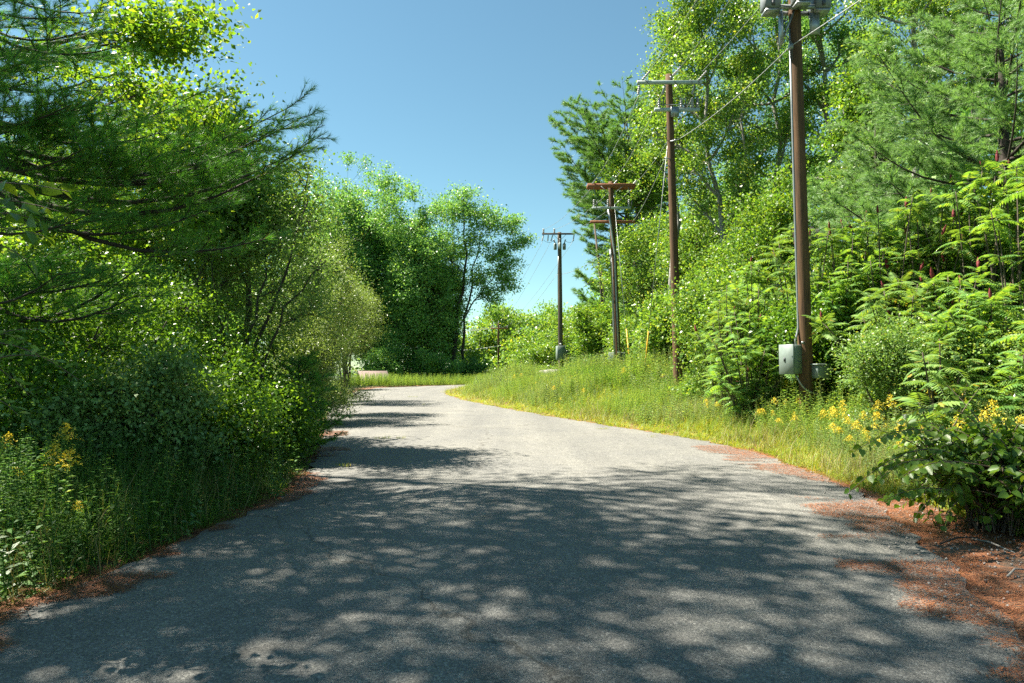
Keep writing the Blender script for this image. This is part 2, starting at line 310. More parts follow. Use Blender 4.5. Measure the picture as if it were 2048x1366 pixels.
def road():
    k = 14; t = np.linspace(0, 1, k + 1)
    P = EL[:, None] * (1 - t[None, :, None]) + ER[:, None] * t[None, :, None]
    V = np.concatenate([P, np.full(P.shape[:2] + (1,), .004)], -1)
    crown = .03 * np.sin(t * math.pi)[None] * 1.0; V[..., 2] += crown + .006 * vnoise(P[..., 0], P[..., 1], 1.2, 5) * np.sin(t * math.pi)
    i = np.arange(NR - 1)[:, None] * (k + 1) + np.arange(k)[None]
    Fq = np.stack([i, i + 1, i + k + 2, i + k + 1], -1).reshape(-1, 4)
    m, nt, out, N = mat('old_asphalt'); co = objco(nt)
    v = N('ShaderNodeTexVoronoi'); v.inputs['Scale'].default_value = 75; nt.links.new(co, v.inputs['Vector'])
    v2 = N('ShaderNodeTexVoronoi'); v2.inputs['Scale'].default_value = 150; nt.links.new(co, v2.inputs['Vector'])
    sep = N('ShaderNodeSeparateColor'); nt.links.new(v.outputs['Color'], sep.inputs[0])
    stones = ramp(nt, [(0, (.10, .10, .10)), (.35, (.19, .182, .172)), (.75, (.27, .255, .235)), (.93, (.36, .34, .31)), (1, (.55, .53, .5))], sep.outputs[0])
    sep2 = N('ShaderNodeSeparateColor'); nt.links.new(v2.outputs['Color'], sep2.inputs[0])
    st2 = ramp(nt, [(0, (.08, .08, .08)), (.5, (.2, .19, .18)), (1, (.4, .38, .36))], sep2.outputs[1])
    stones = mixc(nt, .4, stones, st2)
    gap = ramp(nt, [(.0, (1, 1, 1)), (.55, (1, 1, 1)), (.85, (.45, .45, .45))], v.outputs['Distance'])
    v3 = v.outputs['Distance']
    c = mixc(nt, 1, stones, (.575, .60, .585), 'MULTIPLY')
    big = noise(nt, .5, 6, .6, co); c = mixc(nt, 1, c, ramp(nt, [(.3, (.86, .86, .88)), (.7, (1.1, 1.08, 1.05))], big), 'MULTIPLY')
    med = noise(nt, 7, 5, .65, co); c = mixc(nt, 1, c, ramp(nt, [(.3, (.85, .85, .85)), (.7, (1.12, 1.12, 1.12))], med), 'MULTIPLY')
    mw = N('ShaderNodeMapping'); mw.inputs['Scale'].default_value = (1.1, .07, 1); nt.links.new(co, mw.inputs[0])
    c = mixc(nt, 1, c, ramp(nt, [(.32, (.84, .84, .85)), (.68, (1.14, 1.13, 1.11))], noise(nt, 1.0, 4, .5, mw.outputs[0])), 'MULTIPLY')
    pt = noise(nt, 2.4, 3, .5, co); c = mixc(nt, 1, c, ramp(nt, [(.28, (.72, .71, .7)), (.36, (1, 1, 1))], pt), 'MULTIPLY')
    # cracks
    wob = noise(nt, 1.1, 5, .6, co); mp = N('ShaderNodeVectorMath', operation='MULTIPLY_ADD')
    mp.inputs[1].default_value = (1.4, 1.4, 1.4); cc = N('ShaderNodeTexNoise'); cc.inputs['Scale'].default_value = .9; cc.inputs['Detail'].default_value = 5; nt.links.new(co, cc.inputs['Vector'])
    nt.links.new(cc.outputs['Color'], mp.inputs[0]); nt.links.new(co, mp.inputs[2])
    vc = N('ShaderNodeTexVoronoi', feature='DISTANCE_TO_EDGE'); vc.inputs['Scale'].default_value = .16; nt.links.new(mp.outputs[0], vc.inputs['Vector'])
    cr = ramp(nt, [(0, (.55, .53, .5)), (.0012, (.75, .74, .72)), (.0026, (1, 1, 1))], vc.outputs['Distance'])
    c = mixc(nt, 1, c, cr, 'MULTIPLY')
    p = N('ShaderNodeBsdfPrincipled'); p.inputs['Roughness'].default_value = .8; p.inputs['Specular IOR Level'].default_value = .4; nt.links.new(c, p.inputs[0])
    b = N('ShaderNodeBump'); b.inputs['Strength'].default_value = .55; b.inputs['Distance'].default_value = .006; b.invert = True
    nt.links.new(v3, b.inputs['Height']); nt.links.new(b.outputs[0], p.inputs['Normal']); nt.links.new(p.outputs[0], out.inputs[0])
    tag(make_mesh('road', [(V.reshape(-1, 3), Fq, 0)], m, smooth_sh=True), kind='structure')
ground(); road()

# ------------------------------------------------------------------ vegetation generators
def leaf_quads(P, L, W, rng, up=.6, droop=.25, dirs=None, spread=1.0):
    N = len(P); n = norm(rng.normal(size=(N, 3)) + np.array([0, 0, up])); d = rng.normal(size=(N, 3)) * spread
    if dirs is not None: d = d * .7 + dirs
    d[:, 2] -= droop; d = norm(d - (d * n).sum(1, keepdims=True) * n); w = np.cross(n, d)
    s = rng.uniform(.55, 1.4, (N, 1)); L = L * s; W = W * s
    V = np.stack([P, P + d * L * .45 + w * W * .5 + n * L * .07, P + d * L - n * L * .06, P + d * L * .45 - w * W * .5 + n * L * .07], 1)
    return V.reshape(-1, 3), np.arange(N * 4).reshape(N, 4)
def leaf_big(P, D, L, rng, up=.8, heart=True):
    """six point leaves: P base, D pointing direction"""
    N = len(P); n = norm(rng.normal(size=(N, 3)) * .55 + np.array([0, 0, up])); d = norm(D); n = norm(n - (n * d).sum(1, keepdims=True) * d); w = np.cross(n, d)
    s = L * rng.uniform(.65, 1.2, (N, 1))
    q = [(0, 0, 0), (.1, .34, .05), (.5, .36, .09), (1, 0, -.08), (.5, -.36, .09), (.1, -.34, .05)] if heart else [(0, 0, 0), (.25, .15, .03), (.62, .16, .05), (1, 0, -.05), (.62, -.16, .05), (.25, -.15, .03)]
    V = np.stack([P + d * s * a + w * s * b + n * s * c for a, b, c in q], 1).reshape(-1, 3)
    o = np.arange(N)[:, None] * 6
    return V, [np.concatenate([o + np.array([[0, 3, 2, 1]]), o + np.array([[0, 5, 4, 3]])])]
def bez(a, b, c, n=7):
    t = np.linspace(0, 1, n)[:, None]; return (1 - t) ** 2 * a + 2 * t * (1 - t) * b + t * t * c
def lobes_of(rng, c, r, k, sub=.42, ncl=14, lo=.4, hi=.9):
    out = []
    for i in range(k):
        # golden spiral directions keep lobes spread
        zz = 1 - 2 * (i + .5) / k; a = i * 2.39996 + rng.uniform(-.4, .4); q = math.sqrt(max(0, 1 - zz * zz)); f = rng.uniform(lo, hi)
        p = (c[0] + r[0] * f * q * math.cos(a), c[1] + r[1] * f * q * math.sin(a), c[2] + r[2] * f * zz)
        s = sub * rng.uniform(.75, 1.25); out.append((*p, r[0] * s, r[1] * s, r[2] * s * .85, ncl))
        if i % 2 == 0 and zz > -.4:   # a shoot standing out of the outline
            u = norm(rng.normal(size=3) * .5 + np.array([q * math.cos(a), q * math.sin(a), zz + .35])); g = rng.uniform(1.0, 1.22)
            out.append((c[0] + r[0] * u[0] * g, c[1] + r[1] * u[1] * g, c[2] + r[2] * u[2] * g, r[0] * .1, r[1] * .1, r[2] * .14, max(3, ncl // 4)))
    return out
NLM = 1.75
def tree(name, label, cat, loc, stems, lobes, leaf=(.09, .055), nl=45, cr=.45, lm='maple', bark=None, seed=0, group=None,
         up=.6, droop=.25, limb_r=.35, cone=None, flat=.65, part_names=('trunk', 'crown')):
    rng = np.random.default_rng(seed); root = empty(name, loc, label, cat, group); bark = bark or BARK
    wood, SP, SR = [], [], []
    for pts, r0, r1 in stems:
        pts = np.asarray(pts, float); k = 12
        d = np.concatenate([[0], np.cumsum(np.linalg.norm(np.diff(pts, axis=0), axis=1))]); s = np.linspace(0, d[-1], k)
        P = np.stack([np.interp(s, d, pts[:, i]) for i in range(3)], -1); P[1:-1] = (P[:-2] + 2 * P[1:-1] + P[2:]) / 4
        P[2:-1] += rng.normal(size=(k - 3, 3)) * np.array([1, 1, .2]) * d[-1] * .008
        R = np.linspace(r0, r1, k); R[0] *= 1.25; wood.append((*tube(P, R, 8), 0)); SP.append(P); SR.append(R)
    SP, SR = np.concatenate(SP), np.concatenate(SR); LP, LD = [], []
    for (cx, cyy, cz, rx, ry, rz, n) in lobes:
        c = np.array([cx, cyy, cz]); h = np.linalg.norm(SP[:, :2] - c[:2], axis=1)
        cost = np.linalg.norm(SP - c, axis=1) + 4 * np.maximum(0, SP[:, 2] - (cz - .45 * h)); j = int(np.argmin(cost)); a = SP[j]
        mid = (a + c) / 2 + rng.normal(size=3) * .08 * np.linalg.norm(c - a); mid[2] -= .06 * np.linalg.norm(c - a)
        B = bez(a, mid, c, 8); lr = min(SR[j] * .75, limb_r * SR[0] + .012); wood.append((*tube(B, np.linspace(lr, lr * .35, 8), 6, False), 0))
        u = norm(rng.normal(size=(n, 3))); rr = rng.uniform(.25, 1, (n, 1)) ** .55; C = c + u * rr * np.array([rx, ry, rz])
        if cone is not None: C = C[C[:, 2] > cone]
        for q in C:
            b0 = B[rng.integers(3, 8)]; m2 = (b0 + q) / 2 + rng.normal(size=3) * .1 * np.linalg.norm(q - b0)
            T = bez(b0, m2, q, 5); wood.append((*tube(T, np.linspace(max(lr * .3, .006), .004, 5), 4, False), 0))
            nn = max(6, int(NLM * nl * rng.uniform(.5, 1.5))); k1 = int(nn * .25)
            pts = q + rng.normal(size=(nn - k1, 3)) * cr * np.array([1, 1, flat]) * rng.uniform(.6, 1.15)
            tt = rng.uniform(.3, 1, (k1, 1)); pb = (1 - tt) * b0 + tt * q + rng.normal(size=(k1, 3)) * cr * .3
            LP += [pts, pb]; LD.append(np.repeat(norm((q - b0)[None]), nn, 0))
    LP, LD = np.concatenate(LP), np.concatenate(LD)
    V, Fq = leaf_quads(LP, leaf[0], leaf[1], rng, up, droop, LD)
    make_mesh(part_names[0], wood, bark, root, True); make_mesh(part_names[1], [(V, Fq, 0)], LM[lm], root)
    return root
def simple_tree(name, label, cat, loc, H, c0, r, seed, k=10, ncl=14, tr=.14, lean=(0, 0), **kw):
    """trunk to H*.9, ellipsoid crown centred c0 with radii r"""
    rng = np.random.default_rng(seed + 500)
    st = [([(0, 0, -.3), (lean[0] * .3, lean[1] * .3, H * .45), (lean[0], lean[1], H * .92)], tr, .02)]
    return tree(name, label, cat, loc, st, lobes_of(rng, c0, r, k, kw.pop('sub', .42), ncl), seed=seed, **kw)

def tuft_tpl(rng, n, L, w, spread):
    V, Fa = [], []
    for i in range(n):
        a = rng.uniform(0, 6.283); th = rng.uniform(.15, spread); l = L * rng.uniform(.75, 1.15)
        d = np.array([math.sin(th) * math.cos(a), math.sin(th) * math.sin(a), math.cos(th)]); s = norm(np.cross(d, rng.normal(size=3)))
        b = np.array([0, 0, rng.uniform(-.04, .04)]); e = d * l + np.array([0, 0, -.0])
        V += [b - s * w / 2, b + s * w / 2, e]; Fa.append([3 * i, 3 * i + 1, 3 * i + 2])
    return np.array(V), np.array(Fa)
def pine(name, label, loc, H, z0, Rmax, nb, seed, lm='pine', nL=.10, nw=.004, nn=16, tstep=.1, tr=.2, prof=.8, custom=(), az_w=None, droop=.12, twig=.34, lean=(0, 0), bark=None, rise=.25, twd=.2, twmin=.22, rfun=None):
    rng = np.random.default_rng(seed); root = empty(name, loc, label, 'pine tree')
    wood, TP, TA = [], [], []; up = np.array([0, 0, 1.])
    wood.append((*tube([(lean[0] * t, lean[1] * t, H * t - .3 * (1 - t)) for t in np.linspace(0, 1, 14)], np.linspace(tr, .02, 14), 9), 0))
    bl = list(custom)
    for i in range(nb):
        t = (i + rng.uniform(0, 1)) / nb; z = z0 + (H - z0) * t; a = i * 2.39996 + rng.uniform(-.5, .5)
        L = Rmax * max(.12, (1 - t) ** prof) * rng.uniform(.75, 1.1)
        if t < .12: L *= .8
        if rfun: L = Rmax * rfun(t) * rng.uniform(.75, 1.1)
        if az_w: L *= az_w(a)
        bl.append((z, a, L, rise * rng.uniform(.3, 1.3) + .5 * t))
    for (z, a, L, rs) in bl:
        tt = z / H; o = np.array([lean[0] * tt, lean[1] * tt, z]); d = np.array([math.cos(a), math.sin(a), 0]); sd = np.array([-math.sin(a), math.cos(a), 0])
        s = np.linspace(0, 1, 9)[:, None]
        B = o + d * L * s + up * (rs * L * s - droop * L * np.sin(s * math.pi) + .10 * L * s ** 3) + sd * .05 * L * np.sin(s * 3 + rng.uniform(0, 6))
        r0 = .008 + .011 * L; wood.append((*tube(B, np.linspace(r0, .005, 9), 5, False), 0))
        nt_ = max(4, int(L / twd * 1.0)); si = np.linspace(.22, .98, nt_)
        for k, q in enumerate(si):
            b0 = np.array([np.interp(q, s[:, 0], B[:, j]) for j in range(3)]); sg = 1 if k % 2 else -1
            l = (twig * L * (1.02 - q) ** .8 + twmin) * rng.uniform(.7, 1.15); an = rng.uniform(.6, 1.05)
            td = d * math.cos(an) + sd * sg * math.sin(an) + up * rng.uniform(.0, .42); td = td / np.linalg.norm(td)
            e = b0 + td * l + up * .08 * l; wood.append((*tube([b0, (b0 + e) / 2 - up * .03 * l, e], [.007, .005, .003], 3, False), 0))
            m = max(2, int(l / tstep)); u = np.linspace(.25, 1, m)[:, None]
            TP.append(b0 + (e - b0) * u + rng.normal(size=(m, 3)) * .015); TA.append(np.repeat(td[None] + up * .15, m, 0) + rng.normal(size=(m, 3)) * .2)
            if l > .22:   # plume of short side twigs on the outer part
                for qq, v in enumerate(np.arange(.34, 1.0, .095 * tstep / .085 / l)):
                    c0 = b0 + (e - b0) * v; th = qq * 2.1 + rng.uniform(-.4, .4); lat = np.cross(up, td); d2 = norm(td * .85 + lat * math.cos(th) * .62 + up * (.45 * math.sin(th) + .12)); l2 = (.30 * l * (1.15 - v) + .07) * rng.uniform(.7, 1.2)
                    m2 = max(1, int(l2 / tstep)); u2 = np.linspace(.4, 1, m2)[:, None]
                    TP.append(c0 + d2 * l2 * u2); TA.append(np.repeat(d2[None], m2, 0) + rng.normal(size=(m2, 3)) * .18)
                    wood.append((*tube([c0, c0 + d2 * l2], [.005, .003], 3, False), 0))
        TP.append(B[-1:]); TA.append((B[-1:] - B[-2:-1]) / max(L / 8, .01))
    TP, TA = np.concatenate(TP), np.concatenate(TA); parts = []; idx = rng.integers(0, 4, len(TP)); R = frames(TA, rng)
    for v in range(4):
        tv, tf = tuft_tpl(rng, nn, nL, nw, .95); k = idx == v
        parts.append((*bake(tv, tf, R[k], TP[k], rng.uniform(.75, 1.15, k.sum())[:, None]), 0)) if False else None
        s = rng.uniform(.75, 1.15, k.sum()); Rk = R[k] * s[:, None, None]; parts.append((*bake(tv, tf, Rk, TP[k]), 0))
    make_mesh('trunk', wood, bark or BARKD, root, True); make_mesh('needle_foliage', parts, LM[lm], root)
    return root, len(TP)

# ------------------------------------------------------------------ utility poles and wires
def pole(name, label, x, y, top, r0, r1, lean, wood):
    b = g1(x, y) - .4; root = empty(name, (x, y, b + .4), label, 'utility pole')
    k = 26; t = np.linspace(0, 1, k); H = top - b
    P = np.stack([lean[0] * t * H, lean[1] * t * H, b + t * H - (b + .4)], -1)
    make_mesh('shaft', [(*tube(P, r0 + (r1 - r0) * t, 18), 0)], wood, root, True)
    root['base'] = b + .4
    at = lambda z, dx=0, dy=0: np.array([lean[0] * (z - b) + dx, lean[1] * (z - b) + dy, z - (b + .4)])
    return root, at, (lambda z: r0 + (r1 - r0) * (z - b) / H)
def insulator(p, h=.22, r=.055, d=(0, 0, 1), n=5):
    """stack of sheds along d"""
    d = norm(np.array(d, float)); pts, rad = [], []
    for i in range(n):
        for f, q in ((0, .45), (.45, 1), (.55, 1), (.95, .45)):
            pts.append(np.array(p) + d * h * (i + f) / n); rad.append(r * q)
    return tube(pts, rad, 8)
def child(root, name, parts, m, label=None, sm=False):
    if len(parts) > 1 and name in ('insulator', 'bracket', 'pole_tag', 'jumper_wire', 'brace', 'bushing', 'clamp', 'mounting_frame'):
        for p in parts: o = child(root, name, [p], m, label, sm)
        return o
    o = make_mesh(name, parts, m, root, sm)
    if label: o['label'] = label
    return o
ANCH = {}   # wire attachment points in world space
def wpt(root, p): return np.array(root.location) + np.array(p)

# pole 1: near, control boxes at the foot, reclosers at the top
y1 = 15.6; x1 = X(1613, y1); B1 = g1(x1, y1)
p1, a1, rr1 = pole('utility_pole', 'tall brown wooden pole nearest the road, with two grey control boxes at its foot', x1, y1, 12.4, .165, .125, (-.0135, 0), WOODP)
def cab(root, c, s, rot, knob=True):
    o = child(root, 'control_box', [(*box(c, s, rot, .012), 0)], GREY)
    R = np.asarray(rot); c = np.array(c)
    child(o, 'lid', [(*box(c + R @ np.array([-s[0] / 2 - .022, 0, 0]), (.04, s[1] + .02, s[2] + .02), rot, .008), 0)], GREY)
    child(o, 'latch', [(*box(c + R @ np.array([-s[0] / 2 - .05, .1 * s[1], 0]), (.02, .03, .09), rot), 0)], DARKM)
    child(o, 'bracket', [(*box(c + R @ np.array([s[0] / 2 + .02, 0, s[2] * q]), (.05, s[1] * .5, .04), rot), 0) for q in (-.3, .3)], GALV)
    return o
R35 = rotz(math.radians(32)); zb = Z(719, y1)
cab(p1, a1(zb, -.33, -.02), (.30, .36, .66), R35)
o = child(p1, 'control_box', [(*box(a1(Z(742, y1), .26, -.15), (.34, .22, .32), rotz(math.radians(20)), .01), 0)], GREY)
child(o, 'lid', [(*box(a1(Z(729, y1), .25, -.16), (.40, .28, .03), rotz(math.radians(20)), .008), 0)], GREY)
child(o, 'warning_label', [(*box(a1(Z(737, y1), .235, -.15) + rotz(math.radians(20)) @ np.array([.05, -.113, -.01]), (.12, .004, .09), rotz(math.radians(20))), 0)], WHITE)
zt = Z(690, y1)
child(p1, 'conduit', [(*tube([a1(zt, -.23, -.05), a1(zt + .12, -.235, -.05), a1(zt + .25, -.19, -.04), a1(zt + .4, -.155, -.03), a1(zt + .8, -.15, -.02), a1(zt + 3, -.15, -.02), a1(zt + 5.5, -.142, -.02), a1(9.5, -.138, -.02)], .027, 8), 0)], GALV, 'grey conduit climbing from the larger box', True)
zc = Z(749, y1)
child(p1, 'conduit', [(*tube(bez(a1(zc, -.27, -.1), a1(zc - .42, -.16, -.22), a1(zc - .42, .14, -.2), 12), .02, 8), 0)], GALV, 'grey hose looping from box to box below', True)
child(p1, 'pole_tag', [(*box(a1(Z(686, y1), -.1, -.137), (.07, .01, .06)), 0), (*box(a1(Z(4, y1), .07, -.128), (.08, .012, .08)), 0)], GALV)
zr = Z(8, y1)
child(p1, 'mounting_frame', [(*box(a1(zr + .02, 0, -.15), (1.25, .07, .09)), 0), (*box(a1(zr + .02, 0, .15), (1.25, .07, .09)), 0), (*box(a1(zr + .1, -.42, 0), (.06, .34, .35)), 0), (*box(a1(zr + .1, .42, 0), (.06, .34, .35)), 0)], GALV)
for sx in (-1, 0, 1):
    c = a1(zr + .18, sx * .58, -.05 - .32 * (sx == 0)); o = child(p1, 'recloser', [(*box(c, (.38, .34, .42), None, .04), 0)], RECL)
    child(o, 'bushing', [(*insulator(c + np.array([q * .1, 0, .2]), .4, .07, (q * .35, 0, 1), 6), 0) for q in (-1, 1)], PORC, None, True)
    child(o, 'handle', [(*box(c + np.array([0, -.18, -.1]), (.07, .03, .12)), 0)], DARKM)
    child(o, 'base_plate', [(*box(c + np.array([0, 0, -.24]), (.32, .3, .06)), 0)], GALV)
child(p1, 'bracket', [(*box(a1(zr - .48, -.36, -.08), (.04, .2, .72)), 0), (*tube([a1(zr - .75, -.36, -.08), a1(zr - .05, -.05, -.1)], .025, 6), 0), (*box(a1(zr - .34, .42, -.08), (.22, .03, .5)), 0)], GALV)
child(p1, 'cable', [(*tube([a1(zr + .05, -.5, -.2), a1(zr - .02, -.2, -.24), a1(zr - .3, -.33, -.24), a1(zr - .68, -.32, -.2), a1(zr - .8, -.14, -.12), a1(zr - 1.2, -.13, -.1)], .012, 6), 0)], DARKM, None, True)
child(p1, 'clamp', [(*box(a1(Z(86, y1), -.15, -.08), (.08, .1, .12)), 0)], GALV)
def arm(root, at, z, w, m, th=(.11, .13), off=0, dy=-.17, name='crossarm', rot=0):
    return child(root, name, [(*box(at(z, off, dy), (w, th[0], th[1]), rotz(rot), .008), 0)], m)
def braces(root, at, z, w, drop=.45, dy=-.17):
    return child(root, 'brace', [(*tube([at(z - .05, q * w, dy - .03), at(z - drop, q * .06, dy + .03)], .016, 5), 0) for q in (-1, 1)], GALV)
# pole 2
y2 = 24.0; x2 = X(1357, y2); t2 = Z(140, y2)
p2, a2, rr2 = pole('utility_pole', 'brown wooden pole with two grey crossarms, between the nearest pole and the rust-red armed pole', x2, y2, t2, .165, .118, (-.021, 0), WOODP)
za = Z(160, y2); arm(p2, a2, za, 2.3, FIBRE, (.10, .12), -.02)
child(p2, 'insulator', [(*insulator(a2(za - .12, q, -.2), .34, .05, e), 0) for q, e in ((-1.1, (-.15, 0, -1)), (.86, (-.3, 0, -1)), (-.18, (-.3, 0, -1)))], PORC, None, True)
child(p2, 'insulator', [(*insulator(a2(za + .06, q, -.22), .4, .045, (.55, -.5, .55)), 0) for q in (-1.0, 1.0)] + [(*insulator(a2(za + .25, .1, -.15), .4, .045, (.55, -.5, .5)), 0)], PORC, None, True)
zl = Z(216, y2); arm(p2, a2, zl, 1.6, FIBRE, (.1, .12), .22)
child(p2, 'bracket', [(*box(a2(zl - .1, .12, -.24), (.28, .05, .36)), 0), (*box(a2(zl + .17, .2, -.2), (1.3, .02, .02)), 0)], GALV)
for dx in (-.42, .36, .75, .95):
    o = child(p2, 'fuse_cutout', [(*insulator(a2(zl + .06, dx, -.2), .34, .06, (0, 0, 1), 4), 0)], PORC, None, True)
    child(o, 'fuse_tube', [(*tube([a2(zl + .02, dx + .1, -.3), a2(zl + .42, dx + .16, -.3)], .02, 6), 0)], DARKM)
child(p2, 'jumper_wire', [(*tube(bez(a2(za + .1, q, -.22), a2(za - .3, q + .25, -.3), a2(zl + .42, q2, -.24), 9), .009, 4), 0) for q, q2 in ((-.9, -.42), (.1, .36), (.7, .75), (.95, .95))], DARKM)
child(p2, 'pole_tag', [(*box(a2(za, .04, -.135), (.07, .012, .08)), 0), (*box(a2(Z(148, y2), .05, -.125), (.07, .012, .08)), 0)], GALV)
child(p2, 'clamp', [(*tube([a2(Z(280, y2), -.05, -.14), a2(Z(278, y2), .2, -.2)], .025, 6), 0), (*tube([a2(Z(312, y2), -.26, -.1), a2(Z(316, y2), -.06, -.12)], .02, 6), 0)], GALV)
# pole 3
y3 = 38.9; x3 = X(1238, y3); t3 = Z(360, y3)
p3, a3, rr3 = pole('utility_pole', 'wooden pole with rust-red double crossarms and two grey conduits down its front', x3, y3, t3, .19, .15, (-.034, 0), WOODP)
za3 = Z(370, y3); arm(p3, a3, za3 + .01, 2.75, ARMW, (.1, .24), 0, -.2); arm(p3, a3, za3 + .02, 2.75, ARMW, (.1, .24), 0, .2)
braces(p3, a3, za3, .62, .5, -.25)
zb3 = Z(415, y3); arm(p3, a3, zb3, 2.2, FIBRE, (.1, .13), -.05, -.2)
arm(p3, a3, Z(440, y3), 2.6, ARMW, (.1, .15), .05, .22)
for dx in (-1.05, -.25, .95):
    o = child(p3, 'fuse_cutout', [(*insulator(a3(zb3 + .07, dx, -.2), .42, .07, (0, 0, 1), 4), 0)], PORC, None, True)
    child(o, 'fuse_tube', [(*tube([a3(zb3 - .05, dx + .12, -.3), a3(zb3 + .5, dx + .18, -.3)], .025, 6), 0)], DARKM)
    child(p3, 'jumper_wire', [(*tube(bez(a3(za3 - .1, dx, -.25), a3(za3 - .5, dx + .05, -.3), a3(zb3 + .5, dx + .15, -.3), 6), .012, 4), 0)], WIREM)
child(p3, 'insulator', [(*insulator(a3(za3 + .1, dx, -.25), .3, .05, (.4, -.6, .4)), 0) for dx in (-1.1, .15, 1.25)], PORC, None, True)
zk = Z(480, y3)
for q0, q1, dx in ((zb3 - .1, -.25, .02), (Z(500, y3), -.22, -.2)):
    child(p3, 'conduit', [(*tube([a3(q0, q1, -.24), a3(q0 - .9, q1 * .6 + dx * .4, -.25), a3(zk - .8, dx, -.24), a3(B1 + 4, dx, -.24), a3(g1(x3, y3) + .1, dx, -.24)], .055, 8), 0)], GALV, None, True)
cb = a3(Z(722, y3), -.02, .3); o = child(p3, 'control_box', [(*box(cb, (.95, .34, 1.0), None, .02), 0)], GREY)
child(o, 'bracket', [(*box(cb + np.array([0, -.19, q]), (.3, .05, .05)), 0) for q in (-.3, .3)], GALV)
child(p3, 'pole_tag', [(*box(a3(Z(705, y3), .02, -.31), (.18, .01, .1)), 0)], WHITE)
# pole 4
y4 = 54.0; x4 = X(1122, y4); t4 = Z(463, y4)
p4, a4, rr4 = pole('utility_pole', 'grey-brown pole standing alone against the sky, one brown crossarm and a box at its foot', x4, y4, t4, .20, .15, (-.008, 0), WOODG)
za4 = Z(467, y4); arm(p4, a4, za4, 2.6, barkmat('crossarm_brown', (.06, .04, .03), (.13, .085, .06), (6, 30, 30)), (.1, .13), -.1, -.2); braces(p4, a4, za4, .5, .5)
child(p4, 'insulator', [(*insulator(a4(za4 + .08, q, -.2), .34, .09, (0, 0, 1), 3), 0) for q in (-1.28, -.42)], PORC, None, True)
child(p4, 'insulator', [(*insulator(a4(za4 - .1, q, -.2), .5, .06, (e, 0, -1)), 0) for q, e in ((-1.28, -.25), (-.55, -.3), (-.9, -.1), (1.15, -.2))], PORC, None, True)
for dx in (-.36, .0, .36):
    c = a4(za4 - 1.25, dx, -.3 * (dx == 0) - .1); o = child(p4, 'transformer', [(*tube([c, c + np.array([0, 0, .04]), c + np.array([0, 0, .46]), c + np.array([0, 0, .52])], [.11, .13, .13, .06], 12), 0)], GREY, None, True)
    child(o, 'bushing', [(*insulator(c + np.array([0, 0, .5]), .35, .06, (dx, 0, 1), 4), 0)], PORC, None, True)
child(p4, 'jumper_wire', [(*tube(bez(a4(za4 - .5, q, -.25), a4(za4 - .9, q * .7, -.3), a4(za4 - .5, q2, -.2), 8), .012, 4), 0) for q, q2 in ((-1.28, -.4), (-.55, 0), (1.15, .36))], DARKM)
child(p4, 'conduit', [(*tube([a4(za4 - 1.4, -.1, -.2), a4(za4 - 3, -.17, -.16), a4(Z(690, y4), -.2, -.14)], .03, 6), 0)], GALV, None, True)
cb = a4(Z(706, y4), .0, -.42); o = child(p4, 'control_box', [(*box(cb, (.75, .42, 1.1), rotz(.25), .02), 0)], GREY)
child(o, 'latch', [(*box(cb + np.array([-.2, -.24, 0]), (.04, .05, .14), rotz(.25)), 0)], DARKM)
child(p4, 'control_box', [(*box(a4(Z(708, y4), .42, .0), (.35, .35, .5), None, .02), 0)], GREY, 'small grey box on the far side of the pole')
child(p4, 'pole_tag', [(*box(a4(Z(688, y4), -.02, -.21), (.14, .01, .1)), 0)], WHITE)
# pole 5: small, far off
y5 = 100.; x5 = X(997, y5)
p5, a5, rr5 = pole('utility_pole', 'small tan pole far off in front of the distant woods', x5, y5, Z(647, y5), .16, .12, (0, 0), WOODP)
za5 = Z(657, y5); arm(p5, a5, za5, 2.6, ARMW, (.1, .14), .2, -.15)
child(p5, 'insulator', [(*insulator(a5(za5 + .08, q, -.15), .35, .08, (0, 0, 1), 3), 0) for q in (-1, .2, 1.3)] + [(*insulator(a5(Z(647, y5), 0, 0), .4, .08, (0, 0, 1), 3), 0)], PORC, None, True)

def wire(label, a, b, sag=.3, r=.011, n=14, name='power_line', grp=None):
    a, b = np.array(a, float), np.array(b, float); t = np.linspace(0, 1, n)[:, None]
    P = a + (b - a) * t; P[:, 2] -= sag * 4 * (t * (1 - t))[:, 0]
    o = make_mesh(name, [(*tube(P, r, 5), 0)], WIREM); return tag(o, label, 'wire', grp)
W = wpt; r0 = np.array([x1 + 3.2, y1 - 12, 11.8])
q = a2(za + .3, -.78, -.45); wire('bare wire from the upper left arm end of the double-grey-armed pole towards the camera', W(p2, q), W(p1, a1(12.25, -1.0, -.1)), .12)
wire('bare wire running from the tip of the double-grey-armed pole towards the camera', W(p2, a2(t2 - .1, .15, -.2)), W(p1, a1(12.4, 0, -.1)), .12)
wire('bare wire running from the upper right arm end of the double-grey-armed pole towards the camera', W(p2, a2(za + .3, 1.1, -.4)), W(p1, a1(12.25, 1.0, -.1)), .12)
wire('low grey wire clamped to the nearest pole and running on to the next', W(p2, a2(Z(278, y2), .2, -.2)), W(p1, a1(Z(86, y1), -.17, -.1)), .16, .012)
wire('grey wire leaving the clamp of the nearest pole up and over the camera', W(p1, a1(Z(86, y1), -.17, -.1)), np.array([x1 + 3.0, y1 - 13, 9.3]), .2, .012)
for k, (za_, zb_, n_) in enumerate((((-1.1, za), (-1.15, za3), 'left'), ((-.05, t2 - .2), (.12, za3 + .2), 'middle'), ((.86, za), (1.3, za3), 'right'))):
    wire(f'{n_} of three bare wires between the double-grey-armed pole and the rust-red armed pole', W(p2, a2(za_[1] - (.4 if k != 1 else .0), za_[0], -.1 if k != 1 else .15)), W(p3, a3(zb_[1] + .1, zb_[0], -.25)), .35)
wire('lower wire from mid-height of the double-grey-armed pole to the lower red arm', W(p2, a2(Z(316, y2), -.26, -.1)), W(p3, a3(Z(440, y3), 1.2, .2)), .2, .011)
